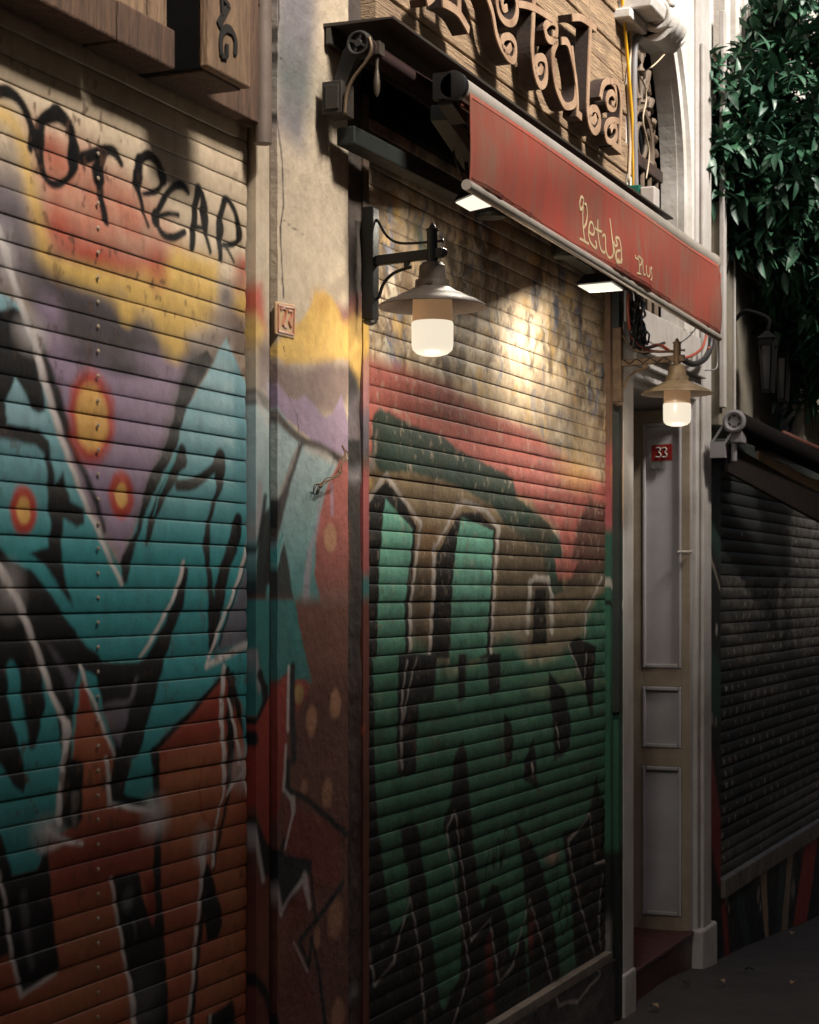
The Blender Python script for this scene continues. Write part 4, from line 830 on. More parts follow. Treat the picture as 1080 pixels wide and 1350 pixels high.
# ================================================================ wall lamps
def wall_lamp(uw, vw, uc, Yc, label, ms, mb, lattice, sc=1.0, power=6):
    # uw, vw: where the arm leaves the back plate; Yc: depth of the lamp axis
    base = P(uw, vw, -.03); ax = Vector((base.x, Yc, base.z))
    t = thing('wall_lamp', label, 'lamp', (base.x, -.03, base.z-.15), 'industrial wall lamps')
    S = sc; X0 = base.x
    b = MB(); b.box(X0-.02*S, X0+.02*S, -.058, -.025, base.z-.155*S, base.z+.135*S); b.lathe((X0, -.0415, base.z-.155*S), [(.006,-.014),(.019*S,-.008),(.021*S,0)], 12)
    b.build('back_plate', mb, t, bevel=.004)
    b = MB(); b.bar((X0, -.055, base.z-.004), (X0, Yc-.03*S, base.z+.004), .018*S, .026*S)
    if not lattice: b.tube([(X0, Yc-.028*S, base.z+.004), (X0, Yc-.04*S, base.z+.004)], [.013*S,.008*S], 12)
    b.build('arm', mb, t, bevel=.003)
    if lattice:
        b = MB(); n = 7; y0 = -.062; y1 = Yc+.02
        for k in range(n):
            ya = y0+(y1-y0)*k/n; yb = y0+(y1-y0)*(k+1)/n; za = base.z+(-.010 if k % 2 else .010)*S; zb_ = -za+2*base.z
            b.tube([(X0-.0105*S, ya, za), (X0-.0105*S, yb, zb_)], .0018, 5)
        b.build('arm_lattice', M['black'], t)
    b = MB()
    b.tube(smooth_pts([(X0, -.055, base.z+.095*S), (X0, -.062, base.z+.10*S), (X0, -.085, base.z+.062*S), (X0, -.115, base.z+.040*S), (X0, -.16, base.z+.034*S), (X0, Yc, base.z+.034*S), (X0, Yc-.027*S, base.z+.034*S)], 6), .0035*S, 8)
    b.tube([(X0, Yc-.026*S, base.z+.034*S), (X0, Yc-.03*S, base.z+.034*S)], .0055*S, 8); b.build('upper_scroll', mb, t, smooth=True)
    b = MB(); b.tube(smooth_pts([(X0, -.055, base.z-.10*S), (X0, -.066, base.z-.097*S), (X0, -.078, base.z-.065*S), (X0, -.105, base.z-.040*S), (X0, -.145, base.z-.028*S), (X0,-.158,base.z-.026*S)], 6), .0045*S, 8)
    b.box(X0-.005, X0+.005, -.152, -.138, base.z-.028*S, base.z-.012*S); b.build('lower_scroll', mb, t, smooth=False)
    b = MB(); b.lathe((X0, Yc, base.z), [(.0145*S,-.022*S),(.0145*S,.062*S),(.017*S,.062*S),(.017*S,.066*S),(.008*S,.070*S),(.008*S,.074*S),(.002,.082*S)], 16); b.build('finial', mb, t, auto=40)
    zt = base.z-.022*S
    b = MB(); b.lathe((X0, Yc, zt), [(.010*S,.004*S),(.026*S,.002*S),(.033*S,-.006*S),(.036*S,-.040*S),(.0355*S,-.043*S)], 28)
    b.lathe((X0, Yc, zt), [(.036*S,-.042*S),(.044*S,-.043*S),(.0445*S,-.060*S),(.043*S,-.062*S)], 28)
    b.lathe((X0-.040*S, Yc-.012, zt-.052*S), [(.006,0),(.006,-.008)], 8, 'x'); b.build('cap', ms, t, auto=35)
    H = .060
    prof = [(.043*S,-H*S),(.052*S,-(H+.004)*S),(.060*S,-(H+.010)*S),(.075*S,-(H+.016)*S),(.092*S,-(H+.024)*S),(.095*S,-(H+.028)*S),(.115*S,-(H+.034)*S),(.136*S,-(H+.046)*S),(.139*S,-(H+.050)*S),
            (.1385*S,-(H+.0515)*S)]
    b = MB(); b.lathe((X0, Yc, zt), prof, 56, cap=False); b.build('shade', ms, t, auto=50)
    b = MB(); b.lathe((X0, Yc, zt), [(.1385*S,-(H+.0515)*S),(.134*S,-(H+.047)*S),(.113*S,-(H+.038)*S),(.092*S,-(H+.031)*S),(.07*S,-(H+.020)*S),(.045*S,-(H+.010)*S)], 56, cap=False); b.build('shade_lining', M['shadein'], t, auto=50)
    b = MB(); b.lathe((X0, Yc, zt), [(.046*S,-(H+.004)*S),(.050*S,-(H+.03)*S),(.0515*S,-.148*S)], 36); b.build('globe_neck', M['globetop'], t, auto=40)
    b = MB(); b.lathe((X0, Yc, zt), [(.0515*S,-.1485*S),(.0535*S,-.153*S),(.0530*S,-.208*S),(.050*S,-.220*S),(.040*S,-.229*S),(.024*S,-.234*S),(.004,-.2355*S)], 36); b.build('glass_globe', M['globe'], t, auto=60)
    l = bpy.data.lights.new('bulb', 'POINT'); l.energy = power; l.color = (1,.87,.70); l.shadow_soft_size = .05
    lo = bpy.data.objects.new('bulb_lamp', l); C.objects.link(lo); lo.location = (X0, Yc, zt-.32*S)
    return t
wall_lamp(483, 343, 572, -.215, 'black iron wall lamp with grey shade and lit globe, by the plaster pillar', M['shade'], M['black'], False, 1.0, LAMP1)
wall_lamp(811, 478, 893, -.265, 'rusty wall lamp with tan shade and lattice arm in front of the white door', M['shade2'], M['latt'], True, .95, LAMP2)

# ================================================================ white building: door recess, jambs, upper wall with arches
wb = thing('ornate_building', 'white ornate building with arched windows rising over the door', 'building', (8.2, 0, 0))
xj0 = X_(820.5, -.02); xj1 = X_(834.5, -.02); xd1 = X_(915); xp1 = X_(932); Z_LT = Z_(835, 497)
b = MB(); b.box(xj0, xj1, -.024, .6, -.02, 2.62); b.build('near_jamb', M['white'], wb, bevel=.006)
b = MB(); b.box(xj0-.004, xj1+.012, -.032, .1, -.05, .16); b.build('jamb_foot', M['white'], wb, bevel=.01)
b = MB(); b.box(xd1, xp1, -.014, .5, -.4, 9); b.build('pilaster', M['white'], wb, bevel=.006)
b = MB(); b.box(xd1+.04, xp1-.05, -.034, -.016, .0, 4.0); b.build('pilaster_fillet', M['white'], wb, bevel=.006)
b = MB(); b.box(xd1-.02, xp1+.02, -.045, .1, -.45, .13); b.build('pilaster_foot', M['white'], wb, bevel=.012)
for k, (h, d) in enumerate(((.0, .0), (.045, .022), (.09, .045), (.15, .02))):
    b = MB(); b.box(xj1+.001, xd1-.001, -.012-d, .5-k*.003, Z_LT+h, Z_LT+h+(.045 if k < 3 else .12)-.001); b.build('lintel_moulding', M['white'], wb, bevel=.004)
b = MB(); b.box(xj1+.001, xd1-.001, .62, .66, -.1, 2.6); b.build('recess_back', M['void'], wb)
b = MB(); b.box(xj1+.001, xd1-.003, .02, .6, Z_LT-.03, Z_LT-.002); b.build('recess_ceiling', M['white'], wb)
# arched opening in the upper wall, cut as a ring of wall
def arch_wall(x0, x1, z0, z1, cx, r, zs_, Y0, Y1, name, mt, zb0=None, n=28):
    """wall between x0..x1, z0..z1 with a round headed opening centred on cx"""
    zb0 = z0 if zb0 is None else zb0; b = MB(); v = []
    arc = [(cx+r*math.cos(math.pi*(1-i/n)), zs_+r*1.0*math.sin(math.pi*(1-i/n))) for i in range(n+1)]
    inner = [(cx-r, zb0)]+arc+[(cx+r, zb0)]
    outer = [(x0, zb0)]
    for (a, z) in arc:
        t = (a-(cx-r))/(2*r); 
        if t < .25: outer.append((x0, zb0+(z1-zb0)*min(1, (t/.25)*.5+.5)))
        elif t > .75: outer.append((x1, zb0+(z1-zb0)*min(1, ((1-t)/.25)*.5+.5)))
        else: outer.append((x0+(x1-x0)*(t-.25)/.5, z1))
    outer.append((x1, zb0))
    m = len(inner)
    for Yk in (Y0, Y1):
        v += [(a, Yk, z) for a, z in inner]+[(a, Yk, z) for a, z in outer]
    f = []
    for i in range(m-1):
        f += [(i, i+1, m+i+1, m+i), (2*m+i, 3*m+i, 3*m+i+1, 2*m+i+1), (i, 2*m+i, 2*m+i+1, i+1), (m+i, m+i+1, 3*m+i+1, 3*m+i)]
    b.add(v, f); return b.build(name, mt, wb)
def arch_ring(cx, r0, r1, zs_, zb0, Y, d, mt, name='arch_moulding', n=36, z_scale=1.0):
    b = MB(); v = []; f = []; prof = [(r0, Y), (r0, Y-d), (r0+(r1-r0)*.35, Y-d), (r0+(r1-r0)*.40, Y-d*.55), (r0+(r1-r0)*.72, Y-d*.55), (r0+(r1-r0)*.76, Y-d*.9), (r1, Y-d*.9), (r1, Y)]
    st = [('b', -1)]+[('a', i) for i in range(n+1)]+[('b', 1)]
    for k, i in st:
        for (r, y) in prof:
            if k == 'b': v.append((cx+i*r, y, zb0))
            else: a = math.pi*(1-i/n); v.append((cx+r*math.cos(a), y, zs_+r*math.sin(a)))
    m = len(prof)
    for i in range(len(st)-1):
        for j in range(m-1): a = i*m+j; f.append((a, a+1, a+m+1, a+m))
    b.add(v, f); return b.build(name, mt, wb, auto=30)
# arch one, over the door: its left half is hidden behind the plank sign
ZW = Z_LT+.272; ar = .95; axc = X_(893)-ar; asz = 3.28; xl0 = X_(823)
a0_ = math.acos((xl0-axc)/ar)
arc = [(axc+ar*math.cos(a0_*(1-i/24)), asz+ar*math.sin(a0_*(1-i/24))) for i in range(25)]
b = MB(); b.prism([(x, 0, z) for x, z in arc+[(axc+ar, ZW), (X_(921), ZW), (X_(921), 5.2), (xl0, 5.2)]], (0, .070, 0)); b.build('arched_wall', M['stone'], wb)
b = MB(); v = []; f = []; prof = [(ar+.003, .0), (ar+.003, -.03), (ar+.05, -.03), (ar+.055, -.016), (ar+.10, -.016), (ar+.105, -.036), (ar+.145, -.036), (ar+.15, 0)]
st = [(0, None)]+[(1, a0_*i/24) for i in range(25)]
for k, a in st:
    for r, y in prof:
        v.append((axc+r, y, ZW) if k == 0 else (axc+r*math.cos(a), y, asz+r*math.sin(a)))
m = len(prof)
for i in range(len(st)-1):
    for j in range(m-1): q = i*m+j; f.append((q, q+1, q+m+1, q+m))
b.add(v, f); b.build('arch_moulding', M['stone'], wb, auto=30)
b = MB(); b.box(xl0, X_(921), .100, .5, ZW, 9.0); b.build('arch_backing', M['glassd'], wb)
b = MB(); b.box(X_(823), X_(921)-.001, .0, .070, 5.201, 9.0); b.build('upper_wall', M['stone'], wb)
b = MB(); b.box(X_(816), X_(830), -.028, .098, 2.62, 9.0); b.build('wall_strip', M['stone'], wb)
# iron grille in the arch
gr = thing('window_grille', 'cast iron fan grille filling the arched window over the door', 'grille', (axc, .12, ZW))
yg = .078; hub = P(845, 196, yg); tz_ = P(846, 216, yg).z
b = MB(); b.box(xl0, axc+ar-.01, yg-.02, yg+.018, tz_-.03, tz_+.02); b.build('transom', M['rust'], gr, bevel=.004)
for k in range(7):
    x = axc+ar-.06-k*.105; b = MB(); b.tube([(x, yg, ZW), (x, yg, tz_-.03)], .013, 8); b.build('bar', M['grille'], gr, auto=40)
for k in range(9):
    a = math.radians(6+17*k); dx, dz = math.cos(a), math.sin(a)
    # distance from the hub to the arch along the ray
    ox, oz = hub.x-axc, hub.z-asz; B_ = ox*dx+oz*dz; C_ = ox*ox+oz*oz-(ar-.05)**2; L_ = -B_+math.sqrt(max(B_*B_-C_, .01))
    if hub.x+dx*L_ < xl0: L_ = min(L_, (xl0-hub.x)/dx)
    p0 = Vector(hub)+Vector((dx, 0, dz))*.16; dv = Vector((dx, 0, dz))*(L_-.16)
    b = MB(); b.tube([p0+dv*t for t in (0,.06,.08,.12,.42,.44,.48,.50,.54,.9,1)], [.016,.016,.022,.011,.010,.018,.024,.018,.010,.017,.017], 8); b.build('ray_bar', M['grille'], gr, auto=40)
b = MB(); b.tube([(hub.x+.15*math.cos(a*math.pi/12), yg, hub.z+.16*math.sin(a*math.pi/12)) for a in range(-2, 15)], .017, 8); b.build('hub_ring', M['grille'], gr, auto=40)
b = MB(); b.tube([(hub.x+.07*math.cos(a*math.pi/8), yg, hub.z+.03+.07*math.sin(a*math.pi/8)) for a in range(17)], .010, 8); b.build('hub_scroll', M['grille'], gr, auto=40)
for k in range(7):
    a = math.radians(5+11*k); c0 = Vector((axc+(ar-.11)*math.cos(a), yg, asz+(ar-.11)*math.sin(a)))
    if c0.x < xl0+.05: continue
    b = MB(); b.tube([c0+Vector((.05*math.cos(q*.75)*(1-q*.05), 0, .055*math.sin(q*.75)*(1-q*.05))) for q in range(13)], .009, 6); b.build('scroll', M['grille'], gr, auto=40)

# bays beyond
xa = X_(921); xb2 = X_(938)
b = MB(); b.box(xa, xb2, -.01, .5, 2.45, 9.0); b.build('flat_pilaster', M['stone'], wb, bevel=.004)
b = MB(); b.box(xb2, X_(952), .08, .5, 2.45, 9.0); b.build('recess_strip', M['woodtan'], wb)
for uu0, uu1, dd in ((952,958,-.02),(958,964,-.05),(964,972,-.02),(972,980,-.04)):
    b = MB(); b.box(X_(uu0)+.001, X_(uu1)-.001, dd, .5, 3.36, 9.0); b.build('pilaster_fillet', M['stone'], wb, bevel=.008)
zx0 = X_(980); zx1 = X_(1046); c2x = (zx0+X_(1010))/2+.35
arch_wall(zx0, X_(1050), 2.45, 9.0, X_(1000, .0), .34, 4.55, .0, .2, 'arched_wall', M['stone'], 3.2)
arch_ring(X_(1000), .345, .50, 4.55, 3.2, .0, .05, M['stone'])
b = MB(); b.box(zx0, X_(1050), .0, .2, 2.45, 3.199); b.build('upper_wall', M['stone'], wb)
b = MB(); b.box(zx0, X_(1050), .22, .5, 2.45, 9.0); b.build('window_backing', M['glassd'], wb)
b = MB(); b.box(X_(1050), 26, .0, .5, 2.45, 9.0); b.build('upper_wall', M['stone'], wb)
for xx in np.arange(11, 22, 1.7):
    b = MB(); b.box(xx, xx+.8, -.02, -.001, 4.0, 5.9); b.build('window', M['glassd'], wb)
    b = MB(); b.box(xx-.1, xx-.002, -.06, -.001, 3.9, 6.0); b.box(xx+.802, xx+.9, -.06, -.001, 3.9, 6.0); b.box(xx-.1, xx+.9, -.07, -.001, 6.0, 6.12); b.build('window_frame', M['stone'], wb, bevel=.01)
# balcony corbel (scroll console)
cb = thing('corbel', 'pale carved stone scroll corbel at the top of the arched window', 'corbel', P(862, 70, 0))
cx0 = X_(838, -.10); 
def scroll_prism(cx, cy, cz, r, x0, x1, b, turns=2.2):
    pts = [];
    for i in range(40):
        a = i/39*turns*2*math.pi; rad = r*(1-.82*i/39); pts.append((x0, cy+rad*math.cos(a), cz+rad*math.sin(a)))
    b.tube(pts, [max(.004, .018*(1-i/48)) for i in range(40)], 8)
kz = Z_(880, 40, -.12); sx0 = X_(857, -.10); sx1 = sx0+.19
b = MB(); S = []
N_ = 22
for i in range(N_+1): a = -math.pi*.5-.9+ i/N_*(math.pi*1.35+.5); S.append((-.125+.068*math.cos(a), kz+.068*math.sin(a)*1.25))
body = [(sx0, .02, kz+.62), (sx0, .02, kz-.03), (sx0, -.05, kz-.085)]+[(sx0, y, z) for y, z in S if z < kz+.06]+[(sx0, -.17, kz+.16), (sx0, -.20, kz+.30), (sx0, -.27, kz+.45), (sx0, -.34, kz+.62)]
b.prism(body, (sx1-sx0, 0, 0)); b.build('console_body', M['stone'], cb, bevel=.006)
b = MB(); scroll_prism(0, -.125, kz, .066, sx0-.004, sx1, b); scroll_prism(0, -.125, kz, .066, sx1, sx1, b)
b.tube(smooth_pts([(sx0-.002, -.185, kz+.03), (sx0-.002, -.165, kz+.12), (sx0-.002, -.19, kz+.26), (sx0-.002, -.26, kz+.42), (sx0-.002,-.33,kz+.6)], 5), .016, 8)
b.tube(smooth_pts([(sx0-.002, -.05, kz+.03), (sx0-.002, -.07, kz+.14), (sx0-.002, -.10, kz+.28), (sx0-.002, -.16, kz+.42)], 5), .014, 8); b.build('scroll', M['stone'], cb, smooth=True)
b = MB(); b.lathe((sx0+.012, -.125, kz), [(.050,0),(.078,.008),(.082,.024),(.074,.040),(.079,.056),(.084,.078),(.079,.10),(.074,.116),(.082,.132),(.078,.150),(.050,.158)], 28, 'x'); b.build('scroll_roll', M['stone'], cb, smooth=True)
b = MB(); bx = X_(838, -.1)
b.prism([(bx,.0,kz-.02),(bx,-.16,kz-.02),(bx,-.17,kz+.02),(bx,-.15,kz+.06),(bx,-.14,kz+.2),(bx,-.17,kz+.24),(bx,-.15,kz+.28),(bx,-.15,kz+.6),(bx,.0,kz+.6)], (sx0-bx-.005, 0, 0)); b.build('block', M['stone'], cb, bevel=.006)
b = MB(); b.box(bx-.03, sx1+.05, -.09, .0, kz-.06, kz-.022); b.build('ledge', M['stone'], cb, bevel=.006)

# door leaf closing the recess side, its face turned to the street
dX = xd1-.045; dr = thing('panelled_door', 'white panelled door leaf with red number plate, behind the rusty lamp', 'door', (dX, .2, .2))
step_z = QX(880, 1226, dX).z
zt_ = QX(880, 540, dX).z; y0_ = .004; y1_ = .56
def yq(u): return QX(u, 900, dX).y
b = MB(); b.box(dX+.012, dX+.04, y0_, y1_, step_z, zt_); b.build('leaf', M['door'], dr, bevel=.003)
b = MB(); st0 = yq(899); st1 = yq(847)       # panel between these depths
lv = [(QX(870,1226,dX).z, QX(870,1207,dX).z), (QX(870,1010,dX).z, QX(870,986,dX).z), (QX(870,905,dX).z, QX(870,881,dX).z), (QX(870,557,dX).z, zt_)]
b.box(dX, dX+.012, y0_+.002, st0, step_z, zt_); b.box(dX, dX+.012, st1, y1_, step_z, zt_)
for z0, z1 in lv: b.box(dX+.0005, dX+.012, st0, st1, z0, z1)
b.build('stile', mat('yellowed_paint', (150,136,118), (128,112,94), rough=.6, streak=.35, dirt=.35, bump=.25, dirtcol=(92,74,56)), dr, bevel=.002)
for i in range(3):
    za = lv[i][1]; zb_ = lv[i+1][0]
    b = MB(); w = .016
    for (ya, yb, z0, z1) in ((st0, st0+w, za, zb_), (st1-w, st1, za, zb_), (st0+w, st1-w, za, za+w*1.2), (st0+w, st1-w, zb_-w*1.2, zb_)):
        b.box(dX-.006, dX+.011, ya+.001, yb-.001, z0+.001, z1-.001)
    b.build('panel_moulding', M['door'], dr, bevel=.004)
b = MB(); b.tube([(dX-.03, yq(912)+.004, Z_(915,728)), (dX-.012, yq(912)+.004, Z_(915,728))], .008, 10); b.tube([(dX-.026, yq(912)-.01, Z_(915,728)), (dX-.026, yq(905)+.03, Z_(915,728))], .006, 10); b.build('handle', M['alu'], dr, auto=40)
pt = thing('number_plate', 'red enamel house number plate reading 33 on the white door', 'number plate', QX(872, 608, dX))
q = [QX(859,587,dX-.010), QX(886,585,dX-.010), QX(886,607,dX-.010), QX(859,608,dX-.010)]
b = MB(); b.prism(q, (.006,0,0)); b.build('plate', M['redplate'], pt, bevel=.001)
b = MB()
for off in (0, 8):
    for seg in ([(865,591),(869,590),(871,592.5),(868.5,596)], [(868.5,596),(871.5,599),(869.5,602.5),(865,602)]):
        b.tube(smooth_pts([QX(u+off, v, dX-.012) for u, v in seg], 4), .0026, 6)
b.build('digit', M['whiteink'], pt)
st = MB(); st.prism([QX(858,609,dX-.008), QX(873,609,dX-.008), QX(873,618,dX-.008), QX(858,618,dX-.008)], (.003,0,0))
tag(st.build('door_sticker', mat('dark_sticker', (56,60,56), (110,106,98), scale=120, rough=.5, bump=0), None), 'small dark sticker below the red number plate on the door', 'sticker')
# step with dark red tile tread
sp = thing('door_step', 'dark red tiled doorstep between the white jambs', 'step', ((xj1+xd1)/2, .1, 0))
b = MB(); b.box(xj1+.001, xd1-.001, .004, .6, -.25, step_z-.021); b.build('riser', M['tread'], sp, bevel=.004)
b = MB(); b.box(xj1+.001, xd1-.001, -.006, .6, step_z-.02, step_z-.001); b.build('tread', M['tread'], sp, bevel=.004)

# ================================================================ cables, conduit, small sign
def cable(name, pts, Y, r, mt, label, cat='cable', k=6, seg=8):
    b = MB(); q = [P(u, v, Y if not isinstance(Y, list) else Y[i]) for i, (u, v) in enumerate(pts)]
    b.tube(smooth_pts(q, k), r, seg); return tag(b.build(name, mt, None, smooth=True), label, cat)
cable('yellow_cable', [(813,-60),(821,5),(826,60),(830,110),(834,165),(835,220),(836,262)], -.05, .0065, M['yellowc'], 'yellow cable running down the edge of the plank sign')
cable('grey_conduit', [(848,-60),(848,10),(846,36),(838,60),(836,120),(837,190),(838,250)], -.055, .012, M['greyc'], 'ribbed grey conduit hanging beside the yellow cable')
cable('pale_cable', [(823,-40),(829,12),(832,60),(828,110),(831,180),(829,240)], -.04, .006, M['palec'], 'pale cable beside the yellow cable on the wall edge')
cable('thin_wire', [(876,72),(862,86),(846,96),(840,96),(850,112),(852,132),(848,160),(856,200),(852,236)], -.03, .003, M['palec'], 'thin loose wire looping in front of the arched window', 'wire')
b = MB(); gx = X_(836, -.14)
t = thing('box_sign', 'small green and white box sign on the wall above the awning end', 'sign', P(852, 285, -.08))
p0 = P(838, 232, -.10); p1 = P(851, 232, -.10); zt0 = p0.z; zb0 = Z_(838, 270, -.10)
sxa = P(838,232,-.06).x; 
b = MB(); b.box(sxa, sxa+.07, -.075, -.0, zb0-.13, zt0); b.build('green_side', M['tileg'], t, bevel=.004)
b = MB(); b.box(sxa-.001, sxa+.07, -.135, -.077, zb0-.13, zt0-.01); b.build('white_face', M['whiteink'], t, bevel=.006)
b = MB(); xx = sxa-.002; zc = (zb0+zt0)/2-.05
b.tube([(xx, -.10, zc-.03), (xx, -.115, zc+.02), (xx, -.122, zc-.03)], .002, 5); b.build('mark', mat('dark_green_mark', (20,60,50), rough=.5, bump=0), t)
# tangle of cables above the second lamp
specs = [([(829,385),(828,410),(832,440),(842,455),(862,463),(888,463)],.0055,'redc','rust red cable sagging from the awning end to the lamp finial'),
 ([(836,380),(842,410),(838,440),(850,458),(876,452)],.006,'blackc','thick black cable in the bundle above the rusty lamp, nearest the shutter'),
 ([(856,458),(864,455),(872,455),(882,462)],.006,'redc','short reddish cable arching above the lattice lamp arm'),
 ([(932,440),(926,458),(914,468),(902,472),(897,472)],.006,'redc','orange cable curving from the awning end to the lamp arm'),
 ([(938,442),(936,460),(928,474),(914,480),(900,474)],.013,'blackc','thick black conduit curling down below the awning end'),
 ([(918,432),(908,444),(897,452)],.0025,'blackc','thin black wire from the awning rail to the lamp finial'),
 ([(943,442),(946,470),(944,486),(930,488)],.003,'greyc','thin grey wire hanging below the awning end'),
 ([(950,360),(948,400),(944,440),(934,460)],.004,'redc','thin reddish cable dropping behind the awning end')]
for pts, r, m_, lab in specs: cable('cable', pts, -.10, r, M[m_], lab)
b = MB(); rr = random.Random(11)
for k in range(16):
    u = 832+rr.uniform(-3, 14); pts = []
    for j in range(8):
        pts.append(P(u+rr.uniform(-4, 5)+j*.6, 380+j*11+rr.uniform(-3, 3), -.05-rr.uniform(0, .06)))
    b.tube(smooth_pts(pts, 4), rr.uniform(.003, .008), 6)
for k in range(6):
    c = P(842+rr.uniform(-4, 8), 445+rr.uniform(-10, 8), -.08); r0 = rr.uniform(.03, .06)
    b.tube([c+Vector((r0*1.6*math.cos(a*.6), rr.uniform(-.01,.01), r0*math.sin(a*.6))) for a in range(10)], .004, 6)
tag(b.build('cable_bundle', M['blackc'], None, smooth=True), 'tangled bundle of black cables between the awning and the rusty lamp', 'cables')

# ================================================================ dark shop on the right
rs = thing('dark_shop', 'dark painted shop front with black roller shutter at the right edge', 'building', (9.4, 0, -.2))
xr0 = X_(933); xr1 = X_(949); ZR0 = .22; ZR1 = Z_(940, 598)
def side_paint(c):
    c.c[:] = s2l((20,24,24)); c.poly([(930,600),(950,600),(950,740),(930,700)], (18,58,48), .05, .8); c.line([(931,690),(936,730),(942,750),(949,775)],[5,6,6,6],(140,126,110),.014,.8)
    c.poly([(930,830),(940,860),(952,880),(952,960),(940,945),(930,930)], (18,66,52), .02, .9); c.poly([(930,985),(938,990),(952,1085),(952,1175),(946,1160),(930,1060)], (128,34,24), .02, .95)
    for u,v,a,b_ in ((939,948,1.5,9),(944,952,1.5,7),(945,830,1.6,8)): c.blob(u,v,a,b_,(150,142,134),.3,.8)
    c.blob(940,604,4,10,(60,62,60),.5,.8); c.blob(943,616,3,7,(90,92,88),.4,.8)
painted_block('side_post', xr0+.002, xr1-.004, -.5, ZR1+.05, -.006, .3, .01, .006, side_paint, M['slat'], rs)
def dark_paint(c):
    c.c[:] = s2l((22,24,24)); n = fbm(c.X, c.Z, 3, 4, 91)
    c.c *= (.7+.6*n)[..., None]
    c.poly([(945,560),(1120,640),(1120,800),(1010,770),(945,800)], (28,32,32), .08, .7)
    # rows of light glints painted into the colour along the slat crowns
    ph = ((c.Z-RS_PH)/RS_P) % 1.0; row = np.floor((c.Z-RS_PH)/RS_P)
    for (u, v0, v1, w) in ((960,850,1140,3),(977,700,1100,3),(994,820,1120,3),(1012,720,1110,3),(1030,760,1080,4),(1050,700,1080,3),(1072,760,1060,4),(968,800,1090,4),(985,790,1110,3),(1003,780,1130,4),(1020,840,1090,3),(1040,800,1090,3),(1060,820,1080,3),(952,900,1150,5)):
        pts = [(u+3*math.sin(v*.05), v) for v in range(v0, v1, 16)]; k = c.c.copy(); c.line(pts, [w, w], (168,158,148), .02, .8)
        mk = ((np.abs(ph-.55) < .22) & (fbm(c.X*2.2, c.Z*3+row*.21, 6, 3, 92) > .5))[..., None]; c.c = np.where(mk, c.c, k)
    k = c.c.copy(); 
    for (u, v, a, b_) in ((972,770,22,10),(1010,776,20,12),(1000,800,30,10),(1040,790,20,16),(1075,770,20,50),(1060,840,30,20),(965,830,14,10),(985,860,20,10),(1015,910,20,10),(1060,700,26,20)): c.blob(u,v,a,b_,(128,120,112),1.3,.6)
    mk = (fbm(c.X*2, c.Z*2, 14, 3, 93) > .5)[..., None]; c.c = np.where(mk, c.c, k*.7+c.c*.3)
    c.poly([(945,1110),(965,1100),(1000,1085),(1040,1040),(1100,1010),(1100,1080),(945,1180)], (110,104,98), .05, .45, brk=.8)
RS_P = .056; RS_PH = ZR0
zs, ds = slat_rows(ZR0+.06, ZR1, RS_P, RS_PH, .011, .006); xs_ = np.arange(xr1, 12.4, .012); p = Paint(xs_, zs, .01, (40,40,40)); dark_paint(p)
grid_mesh('curtain', xs_, zs, lambda X, Z: .01+ds[:, None]+.0*X, mat('dark_slats', (40,42,42), attr=True, rough=.6, streak=.15, dirt=.25, bump=.3, dirtcol=(50,42,36), spec=.3), p.c, rs, True)
b = MB(); b.box(xr1, 12.4, -.025, .03, ZR0-.03, ZR0+.058); b.build('bottom_bar', mat('grimy_bar', (112,104,96), (66,60,56), scale=9, rough=.6, dirt=.5, bump=.5), rs, bevel=.004)
def plinth_paint(c):
    c.c[:] = s2l((28,34,36)); c.c *= (1.2-.5*fbm(c.X, c.Z, 9, 3, 95))[..., None]
    c.poly([(948,1170),(956,1175),(964,1275),(958,1275)], (130,36,26), .012); c.poly([(968,1160),(980,1155),(990,1260),(984,1262)], (40,62,68), .014, .8)
    c.poly([(1001,1130),(1010,1128),(1014,1240),(1009,1245)], (150,118,90), .010); c.poly([(1030,1110),(1038,1105),(1030,1240),(1024,1245)], (40,66,72), .012, .8)
    c.poly([(1041,1105),(1048,1098),(1038,1228),(1030,1232)], (140,116,92), .010); c.poly([(1065,1085),(1085,1060),(1064,1215),(1046,1222)], (150,40,26), .012); c.poly([(1100,1060),(1125,1040),(1110,1200),(1098,1205)], (150,118,90), .012)
    for u,v,a,b_ in ((958,1182,2,10),(961,1198,1.2,6),(1000,1180,2,10),(1003,1196,1.2,6),(1046,1172,2.5,12),(944,1130,1,8)): c.blob(u,v,a,b_,(150,140,130),.4,.7)
painted_block('painted_base', xr1-.003, 12.4, -.75, ZR0-.031, .0, .3, .008, .006, plinth_paint, M['slat'], rs, .006)
b = MB(); b.box(xr0, 12.4, .03, .4, ZR1+.001, 2.449); b.build('upper_wall', M['plain_plaster'], rs)
M['pwall'] = mat('grey_render', (118,108,92), (84,80,72), scale=2, rough=.9, streak=.35, dirt=.35, bump=.5, bscale=40, dirtcol=(52,50,46))  # grey base colour of the fascia wall and rail
b = MB(); b.box(X_(935), 12.4, -.05, .028, ZR1+.12, 3.35); b.build('fascia_wall', M['pwall'], rs, bevel=.006)
b = MB(); b.box(X_(934), X_(936)+.02, -.072, -.05, ZR1+.2, 4.2); b.box(X_(952), X_(953), -.062, -.0501, ZR1+.12, 3.34); b.build('corner_trim', M['white'], rs, bevel=.003)
b = MB(); b.box(xr0-.03, X_(962), -.12, .0, ZR1-.02, ZR1+.055); b.box(xr0-.03, 12.4, -.06, .0, ZR1+.0, ZR1+.05); b.build('head_box', M['dark'], rs, bevel=.006)
